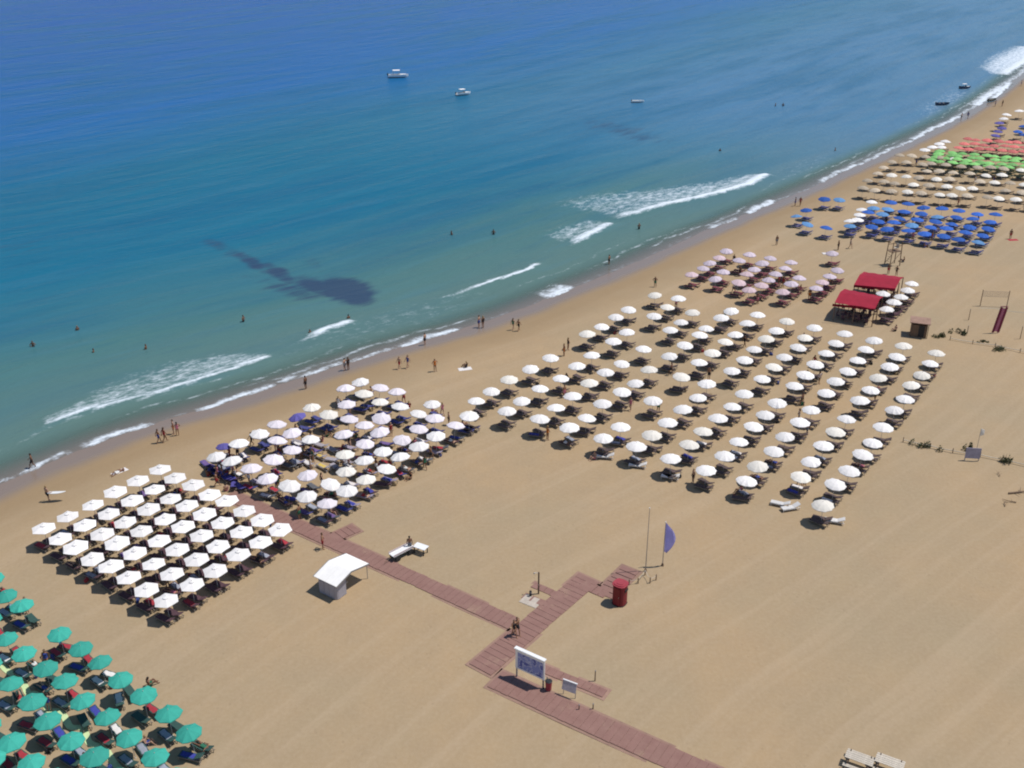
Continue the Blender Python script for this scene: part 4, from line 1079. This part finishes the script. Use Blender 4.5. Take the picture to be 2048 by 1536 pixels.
# shower
def shower():
    p = G(1077, 1188); e = empty('beach_shower', p, 0, 'slim brown beach shower post beside the pale pad', 'shower')
    obj('post', BM(lambda bm: box(bm, (0, 0, 1.15), (.13, .13, 2.3), bev=.015), 'shower_post'), m_wood, e)
    obj('shower_arm', BM(lambda bm: (tube(bm, (0, 0, 2.2), (-.4, 0, 2.25), .02), tube(bm, (-.4, 0, 2.25), (-.4, 0, 2.14), .03, .07)), 'shower_arm'), m_metal, e)
    obj('tap', BM(lambda bm: tube(bm, (0, -.06, 1.05), (0, -.14, 1.05), .03), 'tap'), m_metal, e)
    q = G(1061, 1193); e = empty('foot_tap', q, .3, 'short foot tap stand on the shower pad', 'tap')
    obj('pillar', BM(lambda bm: box(bm, (0, 0, .3), (.18, .18, .6), bev=.02), 'pillar'), m_dark, e); obj('spout', BM(lambda bm: tube(bm, (0, -.08, .5), (0, -.2, .46), .025), 'spout'), m_metal, e)
shower()
# flag poles
def pole_thing(px, py, h, lab):
    p = G(px, py); e = empty('flagpole', p, 0, lab, 'flagpole')
    obj('pole', BM(lambda bm: tube(bm, (0, 0, -.2), (0, 0, h), .045, .025), 'mast'), m_metal, e); obj('finial', BM(lambda bm: bmesh.ops.create_uvsphere(bm, u_segments=8, v_segments=6, radius=.06, matrix=Matrix.Translation((0, 0, h + .04))), 'finial'), m_gloss, e)
    obj('base', BM(lambda bm: tube(bm, (0, 0, 0), (0, 0, .25), .14, .08), 'base'), m_wood, e); return e
pole_thing(1291, 1142, 6.6, 'tall bare thin flagpole beside the feather flag')
e = pole_thing(1325, 1131, 4.6, 'flagpole carrying a lavender blue feather flag near the red booth')
def flag(bm):
    rows = []
    for i in range(11):
        t = i / 10; z = 4.55 - 3.0 * t; w = .95 * math.sin(math.pi * min(1, t * .92 + .04)) ** .7
        rows.append([[bm.verts.new((.04 + w * u, .10 * math.sin(u * 4 + t * 5) + dy, z - .25 * u)) for u in (0, .25, .5, .75, 1)] for dy in (0, .012)])
    for a, b in zip(rows, rows[1:]):
        for s in (0, 1):
            for k in range(4): bm.faces.new((a[s][k], a[s][k + 1], b[s][k + 1], b[s][k]) if s == 0 else (b[s][k], b[s][k + 1], a[s][k + 1], a[s][k]))
        bm.faces.new((a[0][4], b[0][4], b[1][4], a[1][4]))
obj('flag', BM(flag, 'feather_flag', True), M('flag_cloth', (.56, .54, .86), .8, .15, 1.2, .6), e)
# rope barrier by the flag poles and on the right
def rope_fence(pts, h, lab, n_per=1, r=.02, matr=None):
    P = [G(x, y) for x, y in pts]; e = empty('rope_fence', P[0], 0, lab, 'fence'); o0 = P[0]
    for p in P: obj('post', ONCE(lambda bm: tube(bm, (0, 0, -.2), (0, 0, h), .05, .045), 'fence_post'), m_wood, e, (p - o0))
    for a, b in zip(P, P[1:]):
        def rp(bm, a=a - o0, b=b - o0):
            k = 8
            for i in range(k):
                f = lambda t: a.lerp(b, t) + Vector((0, 0, h * .9 - 4 * .22 * h * t * (1 - t)))
                tube(bm, f(i / k), f((i + 1) / k), r, r, 6)
        obj('rope', BM(rp, 'rope'), matr or m_palewood, e)
rope_fence([(1258, 1170), (1276, 1167), (1290, 1150), (1300, 1166), (1312, 1160)], .6, 'low rope fence of dark stakes by the red booth')
rope_fence([(1806, 884), (1860, 896), (1905, 906), (1960, 914), (2010, 924), (2060, 936)], .35, 'low pale rope line with stakes landward of the wide block', r=.05, matr=M('pale_rope', (.58, .51, .40), .9, .15, 5))
rope_fence([(1900, 680), (1945, 688), (1990, 694), (2040, 705), (2070, 712)], .35, 'low pale rope line with stakes near the tall red frame', r=.05, matr=MATS.get('pale_rope'))
# hand cart and table
def cart():
    a = G(804, 1112); e = empty('hand_cart', a, math.radians(44), 'long white hand cart with dark wheels next to the walkway', 'cart')
    obj('deck', BM(lambda bm: box(bm, (0, 0, .62), (2.4, .8, .08), bev=.02), 'cart_deck'), m_gloss, e)
    obj('side_rail', BM(lambda bm: (box(bm, (0, .38, .74), (2.4, .04, .14)), box(bm, (0, -.38, .74), (2.4, .04, .14))), 'side_rail'), M('cart_rail', (.55, .45, .45), .6), e)
    for x in (-.75, .75):
        for y in (-.42, .42): obj('wheel', BM(lambda bm: tube(bm, (0, -.05, .3), (0, .05, .3), .29, .29, 14), 'wheel'), m_dark, e, (x, y, 0))
    obj('axle', BM(lambda bm: (box(bm, (-.75, 0, .3), (.06, .8, .06)), box(bm, (.75, 0, .3), (.06, .8, .06)), box(bm, (0, 0, .48), (1.9, .5, .18))), 'axle'), m_dark, e)
    obj('tow_bar', BM(lambda bm: tube(bm, (-1.2, 0, .5), (-2.0, 0, .25), .03), 'tow_bar'), m_wood, e)
    b = G(842, 1106); e = empty('folding_table', b, math.radians(-30), 'white folding table standing near the hand cart', 'table')
    obj('table_top', BM(lambda bm: box(bm, (0, 0, .74), (1.3, .8, .05), bev=.015), 'table_top'), m_gloss, e)
    for x in (-.5, .5):
        for y in (-.3, .3): obj('leg', BM(lambda bm: box(bm, (0, 0, .36), (.07, .07, .72)), 'leg'), m_dark, e, (x, y, 0))
cart()
# picnic tables at the lower right
def picnic(px, py, lab):
    p = G(px, py); e = empty('picnic_table', p, math.radians(-29), lab, 'picnic table', None)
    for k in range(4): obj('top_board', BM(lambda bm: box(bm, (0, 0, 0), (1.9, .17, .045), bev=.008), 'top_board'), m_palewood, e, (0, -.28 + .187 * k, .76))
    for s in (-1, 1):
        for k in range(2): obj('seat_board', BM(lambda bm: box(bm, (0, 0, 0), (1.9, .14, .045), bev=.008), 'seat_board'), m_palewood, e, (0, s * (.68 + .15 * k), .46))
    for x in (-.7, .7):
        def leg(bm):
            for s in (-1, 1): box(bm, (0, s * .42, .36), (.07, .10, .88), RX(-s * .45))
            box(bm, (0, 0, .70), (.08, .7, .08)); box(bm, (.0, 0, .41), (.08, 1.6, .07))
        obj('trestle', BM(leg, 'trestle'), m_wood, e, (x, 0, 0))
picnic(1716, 1533, 'pale timber picnic table on bare sand, the one by the other nearer the walkway'); picnic(1776, 1541, 'pale timber picnic table on bare sand, the one farther from the walkway')
# ------------------------------------------------------------------ red awnings
def awning(quad, lab, key, h=2.7):
    P = [G(x, y, h) for x, y in quad]; c = (P[0] + P[1] + P[2] + P[3]) / 4; c.z = 0
    e = empty('red_awning', c, 0, lab, 'awning', None)
    L = [p - c for p in P]
    def roof(bm):
        n = 8; R = []
        for i in range(n + 1):
            row = []
            for j in range(n + 1):
                u, v = i / n, j / n
                q = L[0].lerp(L[1], u).lerp(L[3].lerp(L[2], u), v)
                z = h + .55 * (1 - abs(2 * v - 1)) - .10 * math.sin(math.pi * ((u * 4) % 1)) * (1 - abs(2 * v - 1) * .3)
                row.append((q.x, q.y, z))
            R.append(row)
        for dz in (0, -.03):
            vv = [[bm.verts.new((x, y, z + dz)) for x, y, z in r] for r in R]
            for i in range(n):
                for j in range(n):
                    f = (vv[i][j], vv[i + 1][j], vv[i + 1][j + 1], vv[i][j + 1]); bm.faces.new(f if dz == 0 else f[::-1])
    r = obj('roof_cloth', BM(roof, 'awning_roof', True), m_redcloth, e)
    for k in range(4):
        a, b = L[k], L[(k + 1) % 4]; d = b - a
        obj('valance', ONCE(lambda bm: box(bm, ((a + b) / 2).to_tuple()[:2] + (h - .17,), (d.length, .02, .36), RZ(math.atan2(d.y, d.x))), 'valance'), m_redcloth, r)
    for k in range(4):
        a, b = L[k], L[(k + 1) % 4]
        for t in (0, .5):
            q = a.lerp(b, t) * .97; obj('post', ONCE(lambda bm: box(bm, (0, 0, h / 2), (.10, .10, h)), 'awning_post'), m_wood, e, (q.x, q.y, 0))
    ax = (L[1] - L[0]).normalized(); ay = (L[3] - L[0]).normalized()
    for i in range(3):
        for j in range(2):
            q = c + (L[1] - L[0]) * (.28 * (i - 1)) + (L[3] - L[0]) * (.28 * (j * 2 - 1))
            t = empty('cafe_table', (q.x, q.y, 0), random.uniform(0, 3), 'small dark table under ' + key, 'table', 'tables under ' + key)
            obj('table_top', ONCE(lambda bm: tube(bm, (0, 0, .70), (0, 0, .74), .42, .42, 14), 'cafe_top'), m_brownfab, t); obj('pedestal', BM(lambda bm: (tube(bm, (0, 0, 0), (0, 0, .70), .04), tube(bm, (0, 0, 0), (0, 0, .04), .25, .2, 12)), 'pedestal'), m_dark, t)
            for kk in range(3):
                an = kk * 2.1 + random.random(); w = empty('cafe_chair', (q.x + .75 * math.cos(an), q.y + .75 * math.sin(an), 0), an + math.pi, 'dark chair at a table under ' + key, 'chair', 'chairs under ' + key)
                obj('seat', ONCE(lambda bm: box(bm, (0, 0, .44), (.42, .42, .05), bev=.01), 'chair_seat'), m_plumfab, w); obj('backrest', ONCE(lambda bm: box(bm, (-.2, 0, .70), (.04, .42, .42), bev=.01), 'chair_back'), m_plumfab, w)
                for lx in (-.17, .17):
                    for ly in (-.17, .17): obj('leg', ONCE(lambda bm: box(bm, (0, 0, .21), (.035, .035, .42)), 'chair_leg'), m_dark, w, (lx, ly, 0))
z_ = lambda x, y: (1340 + x / 3.657, 470 + y / 3.657)
awning([z_(1345, 365), z_(1650, 392), z_(1712, 308), z_(1420, 268)], 'red cloth awning close to the wooden lookout, over tables', 'the red awning close to the lookout')
awning([z_(1205, 492), z_(1500, 540), z_(1562, 450), z_(1278, 393)], 'red cloth awning close to the wide umbrella block, over tables', 'the red awning close to the wide block')
# ------------------------------------------------------------------ timber hut
def hut():
    c = G(1836, 670); e = empty('timber_hut', c, math.radians(-20), 'small timber hut with flat roof beside the shrubs', 'hut')
    for s, rot in (((0, -.85), 0), ((0, .85), 0)):
        for k in range(7): obj('plank', BM(lambda bm: box(bm, (0, 0, 0), (2.0, .05, .235), bev=.006), 'plank'), m_wood, e, (s[0], s[1], .14 + .25 * k))
    for x in (-.98, .98):
        for k in range(7): obj('plank', BM(lambda bm: box(bm, (0, 0, 0), (.05, 1.64, .235), bev=.006), 'plank'), M('hut_side', (.26, .17, .13), .85, .25, 3), e, (x, 0, .14 + .25 * k))
    r = obj('roof', BM(lambda bm: box(bm, (0, 0, 2.12), (2.6, 2.2, .10), RX(.05), bev=.01), 'hut_roof'), M('hut_roof', (.32, .20, .15), .9, .25, 2), e)
    obj('door', BM(lambda bm: box(bm, (.3, -.885, .92), (.75, .03, 1.6)), 'hut_door'), m_dark, e)
    for x in (-1.1, 1.1): obj('post', BM(lambda bm: box(bm, (0, -.95, 1.03), (.08, .08, 2.06)), 'hut_post'), m_wood, e, (x, 0, 0))
hut()
# ------------------------------------------------------------------ lookout chair
def lookout():
    c = G(1784, 530); e = empty('lookout_tower', c, .3, 'tall open wooden lifeguard lookout between the red awnings and blue block', 'lookout')
    h = 3.0
    for x in (-.8, .8):
        for y in (-.6, .6): obj('leg', BM(lambda bm: tube(bm, (x * 1.15, y * 1.15, -.1), (x, y, h + 1.0), .075, .065, 6), 'tower_leg'), m_wood, e)
    obj('platform', BM(lambda bm: box(bm, (0, 0, h - .6), (1.8, 1.4, .08)), 'platform'), m_wood, e)
    for y in (-.62, .62): obj('rail', BM(lambda bm: box(bm, (0, y, h + .35), (1.7, .06, .09)), 'rail'), m_wood, e)
    for y in (-.66, .66): obj('brace', BM(lambda bm: tube(bm, (-.86, y, .3), (.84, y, h - .7), .04, .04, 6), 'brace'), m_wood, e)
    for k in range(6): obj('rung', BM(lambda bm: tube(bm, (-.86, -.3, .35 + .38 * k), (-.86, .3, .35 + .38 * k), .03, .03, 6), 'rung'), m_wood, e)
    obj('seat', BM(lambda bm: (box(bm, (.2, 0, h - .1), (.6, .7, .06)), box(bm, (.48, 0, h + .25), (.06, .7, .6))), 'tower_seat'), m_palewood, e)
lookout()
# ------------------------------------------------------------------ red frame, volleyball posts, board with pennant
def red_frame():
    a, b = G(1983, 666), G(1996, 667); c = (a + b) / 2; e = empty('red_banner_frame', c, 0, 'tall dark red twin banner frame on the open sand', 'banner')
    mr = M('banner_red', (.20, .022, .06), .7, .15, 2)
    for s in (-1, 1):
        obj('banner', BM(lambda bm: box(bm, (s * .36 + .30, 0, 1.95), (.32, .03, 3.7), RY(.13)), 'banner_cloth'), mr, e)
        obj('post', BM(lambda bm: tube(bm, (s * .36 + .04, .08, 0), (s * .36 + .56, .08, 3.9), .04, .04), 'banner_post'), M('pink_paint', (.52, .24, .30), .6), e)
    obj('panel', BM(lambda bm: box(bm, (.30, .03, 1.95), (.50, .02, 3.4), RY(.13)), 'banner_panel'), M('banner_pink', (.50, .17, .25), .8, .15, 2), e)
    obj('crossbar', BM(lambda bm: tube(bm, (.05, .08, 3.88), (1.05, .08, 3.88), .05, .05), 'crossbar'), mr, e)
red_frame()
def vball():
    a, b = G(1960, 612), G(2013, 614); c = (a + b) / 2; e = empty('volleyball_net', a, 0, 'slack volleyball net between two posts on the open sand', 'net')
    d = b - a
    for q in (Vector((0, 0, 0)), d): obj('post', BM(lambda bm: tube(bm, (0, 0, -.2), (0, 0, 2.5), .06, .05), 'net_post'), m_wood, e, q)
    def net(bm):
        for k in range(9): z = 1.5 + .1 * k; tube(bm, (0, 0, z), (d.x, d.y, z), .006 if k not in (0, 8) else .014, None, 4)
        for k in range(1, 28): q = d * (k / 28); tube(bm, (q.x, q.y, 1.5), (q.x, q.y, 2.3), .005, None, 4)
    obj('mesh_net', BM(net, 'net'), m_greyfab, e)
    peg(1937, 640, 1.6, 'tall stake on the sand left of the volleyball net'); peg(2040, 678, 1.8, 'tall stake on the sand beyond the twin red banner'); peg(1934, 668, 1.2, 'stake among the shrubs near the timber hut')
    o = ribbon('court_line', [G(1945, 616), G(1990, 617), G(2015, 622), G(2080, 628)], .12, .01, M('court_tape', (.30, .30, .26), .9)); tag(o, 'dark tape line marking the court by the volleyball net', 'line')
vball()
def board_pennant():
    c = G(1943, 922); e = empty('notice_board', c, -.12, 'violet grey notice board on the rope line with a shrub behind', 'sign')
    obj('panel', BM(lambda bm: box(bm, (0, 0, .95), (1.55, .06, 1.25), bev=.01), 'notice_panel'), M('violet_board', (.36, .34, .44), .6, .25, 2), e)
    for x in (-.7, .7): obj('post', BM(lambda bm: box(bm, (x, .07, .75), (.08, .08, 1.5)), 'board_post'), m_palewood, e)
    c = G(1952, 905); e = empty('pennant_pole', c, 0, 'white pennant on a thin pole behind the violet notice board', 'flag')
    obj('pole', BM(lambda bm: tube(bm, (0, 0, 0), (0, 0, 2.9), .03, .02), 'pennant_mast'), m_metal, e)
    def fl(bm):
        v = [bm.verts.new(q) for q in ((0, 0, 2.9), (.45, .06, 2.75), (.42, -.02, 2.2), (0, 0, 2.0), (0, .02, 2.9), (.45, .08, 2.75), (.42, 0, 2.2), (0, .02, 2.0))]
        bm.faces.new(v[:4]); bm.faces.new(v[4:][::-1]); bm.faces.new((v[0], v[4], v[5], v[1])); bm.faces.new((v[1], v[5], v[6], v[2])); bm.faces.new((v[2], v[6], v[7], v[3]))
    obj('pennant', BM(fl, 'pennant'), m_cream, e)
board_pennant()
# ------------------------------------------------------------------ shrubs and driftwood
m_leaf = M('shrub_leaf', (.075, .085, .035), .7, .3, 4, .2); m_stem = M('shrub_stem', (.10, .075, .05), .9)
def shrub(px, py, w, h, lab, n=260):
    p = G(px, py); e = empty('shrub', p, random.uniform(0, 6), lab, 'shrub')
    CL = [(random.gauss(0, w * .5), random.gauss(0, w * .3), w * random.uniform(.25, .5), h * random.uniform(.4, 1.15)) for _ in range(6)]
    def leaves(bm):
        for i in range(n):
            cx, cy, cr, ch = CL[i % len(CL)]; a = random.uniform(0, 6.28); r = cr * math.sqrt(random.random()); z = ch * (.1 + .9 * random.random() * (1 - (r / cr) ** 2 * .7))
            c = Vector((cx + r * math.cos(a), cy + r * math.sin(a), z)); q = Vector((random.gauss(0, 1), random.gauss(0, 1), random.gauss(0, .7) + .5)).normalized(); s = random.uniform(.05, .12)
            t1 = q.orthogonal().normalized(); t2 = q.cross(t1)
            bm.faces.new([bm.verts.new(c + t1 * s * 1.6), bm.verts.new(c + t2 * s * .6), bm.verts.new(c - t1 * s * 1.2), bm.verts.new(c - t2 * s * .6)])
    def stems(bm):
        for i in range(9):
            a = random.uniform(0, 6.28); r = w * .7 * random.random(); tube(bm, (0, 0, -.05), (r * math.cos(a), r * math.sin(a), h * random.uniform(.6, .95)), .025, .008, 5)
    obj('foliage', BM(leaves, 'shrub_leaves'), m_leaf, e); obj('stem', BM(stems, 'shrub_stems'), m_stem, e)
shrub(1850, 896, .95, .75, 'low shrub on the rope line close to the wide block'); shrub(1940, 903, .55, 1.2, 'dark shrub behind the violet notice board')
shrub(2010, 925, .75, 1.0, 'shrub with a tall shoot on the rope line past the notice board'); shrub(1884, 674, .9, .8, 'loose shrub right beside the timber hut'); shrub(1918, 668, .9, .8, 'dark shrub between the timber hut and the tall red frame')
shrub(2000, 698, 1.1, .6, 'wide flat shrub below the tall red frame'); shrub(1966, 684, .8, .25, 'very low flat shrub on the rope line near the tall red frame', 140)
def drift(px, py, lab, s=1.0):
    p = G(px, py); e = empty('driftwood', p, random.uniform(0, 3), lab, 'driftwood', None)
    def b(bm):
        tube(bm, (-1.0 * s, 0, .10), (.6 * s, .1, .16), .10 * s, .07 * s, 7); tube(bm, (.6 * s, .1, .16), (1.3 * s, -.2, .10), .07 * s, .03 * s, 7)
    obj('trunk', BM(b, 'drift_trunk'), m_wood, e)
    obj('branch', BM(lambda bm: (tube(bm, (.2 * s, .05, .14), (.6 * s, .7 * s, .3), .05 * s, .02 * s, 6), tube(bm, (-.3 * s, 0, .12), (-.1 * s, -.6 * s, .22), .045 * s, .015 * s, 6)), 'drift_branch'), m_wood, e)
drift(2036, 987, 'long dark driftwood branch on sand below the rope line'); drift(2020, 1004, 'small driftwood piece next to the long dark branch', .55); drift(1998, 950, 'short driftwood stick just below the rope line', .4); drift(2010, 1010, 'smallest driftwood bit below the long dark branch', .4)

# ------------------------------------------------------------------ boats
def hull_mesh(L, Bm, Dp, name):
    bm = bmesh.new(); n = 12; R = []
    for i in range(n + 1):
        t = i / n; x = -L / 2 + L * t; w = Bm / 2 * (1 - max(0, (t - .45) / .55) ** 2.2) * (.88 + .12 * min(1, t * 4)); sh = Dp * (1 + .35 * max(0, t - .5))
        kz = -.25 * Dp + .5 * Dp * max(0, (t - .7) / .3) ** 2
        w = max(w, .02)
        R.append([bm.verts.new(q) for q in ((x, -w, sh), (x, -w * .86, sh * .25), (x, 0, kz), (x, w * .86, sh * .25), (x, w, sh), (x, w * .82, sh), (x, w * .72, sh * .45), (x, -w * .72, sh * .45), (x, -w * .82, sh))])
    for a, b in zip(R, R[1:]):
        for k in range(9): bm.faces.new((a[k], a[(k + 1) % 9], b[(k + 1) % 9], b[k]))
    bm.faces.new(R[0]); bm.faces.new(R[-1][::-1])
    return mesh_from_bm(bm, name, False)
def boat(px, py, L, rz, lab, hullm=None, cab=True, ground=False):
    p = GS(px, py) if ground else G(px, py, WZ); e = empty('boat', (p.x, p.y, (p.z + .22) if ground else WZ + .12), rz, lab, 'boat', None)
    Bm, Dp = L * .36, L * .13
    obj('hull', hull_mesh(L, Bm, Dp, 'hull'), hullm or m_gloss, e)
    if cab:
        obj('foredeck', BM(lambda bm: box(bm, (L * .22, 0, Dp * 1.02), (L * .34, Bm * .58, Dp * .18), bev=.05), 'foredeck'), m_gloss, e)
        obj('windscreen', BM(lambda bm: box(bm, (L * .03, 0, Dp * 1.35), (.05, Bm * .62, Dp * .6), RY(-.4)), 'windscreen'), M('screen_glass', (.05, .07, .08), .1, spec=.8), e)
        obj('console', BM(lambda bm: box(bm, (-L * .05, 0, Dp * .9), (L * .10, Bm * .3, Dp * .8), bev=.04), 'console'), m_gloss, e)
        obj('canopy', BM(lambda bm: box(bm, (-L * .10, 0, Dp * 2.6), (L * .36, Bm * .8, .06), bev=.02), 'boat_canopy'), m_white, e)
        for x in (-L * .26, L * .06):
            for y in (-1, 1): obj('canopy_post', BM(lambda bm: tube(bm, (x, y * Bm * .36, Dp * .6), (x, y * Bm * .36, Dp * 2.6), .025), 'canopy_post'), m_metal, e)
    for x in (-L * .2, L * .08): obj('bench', BM(lambda bm: box(bm, (x, 0, Dp * .75), (L * .07, Bm * .7, .06)), 'bench'), m_palewood, e)
    obj('outboard', BM(lambda bm: (box(bm, (-L * .53, 0, Dp * 1.15), (L * .07, .32, Dp * .7), bev=.05), box(bm, (-L * .53, 0, Dp * .3), (.12, .1, Dp * 1.5))), 'outboard'), m_dark, e)
boat(797, 155, 6.2, .15, 'larger white motorboat with a canopy far out at sea')
boat(927, 190, 4.6, .55, 'smaller white open motorboat at sea, the one next to the larger motorboat', cab=True)
boat(1276, 205, 3.4, 0, 'tiny white rowing boat far out, alone', cab=False)
boat(1885, 210, 3.8, .1, 'white skiff with dark side moored off the swash, nearer the breaking swash', m_navy, cab=False)
boat(1930, 177, 3.6, .2, 'white skiff with a canopy moored farther off the swash', m_navy, cab=True)
boat(1984, 203, 3.6, .6, 'dark boat drawn up in the swash foam', M('dark_hull', (.05, .055, .04), .5), cab=False, ground=True)
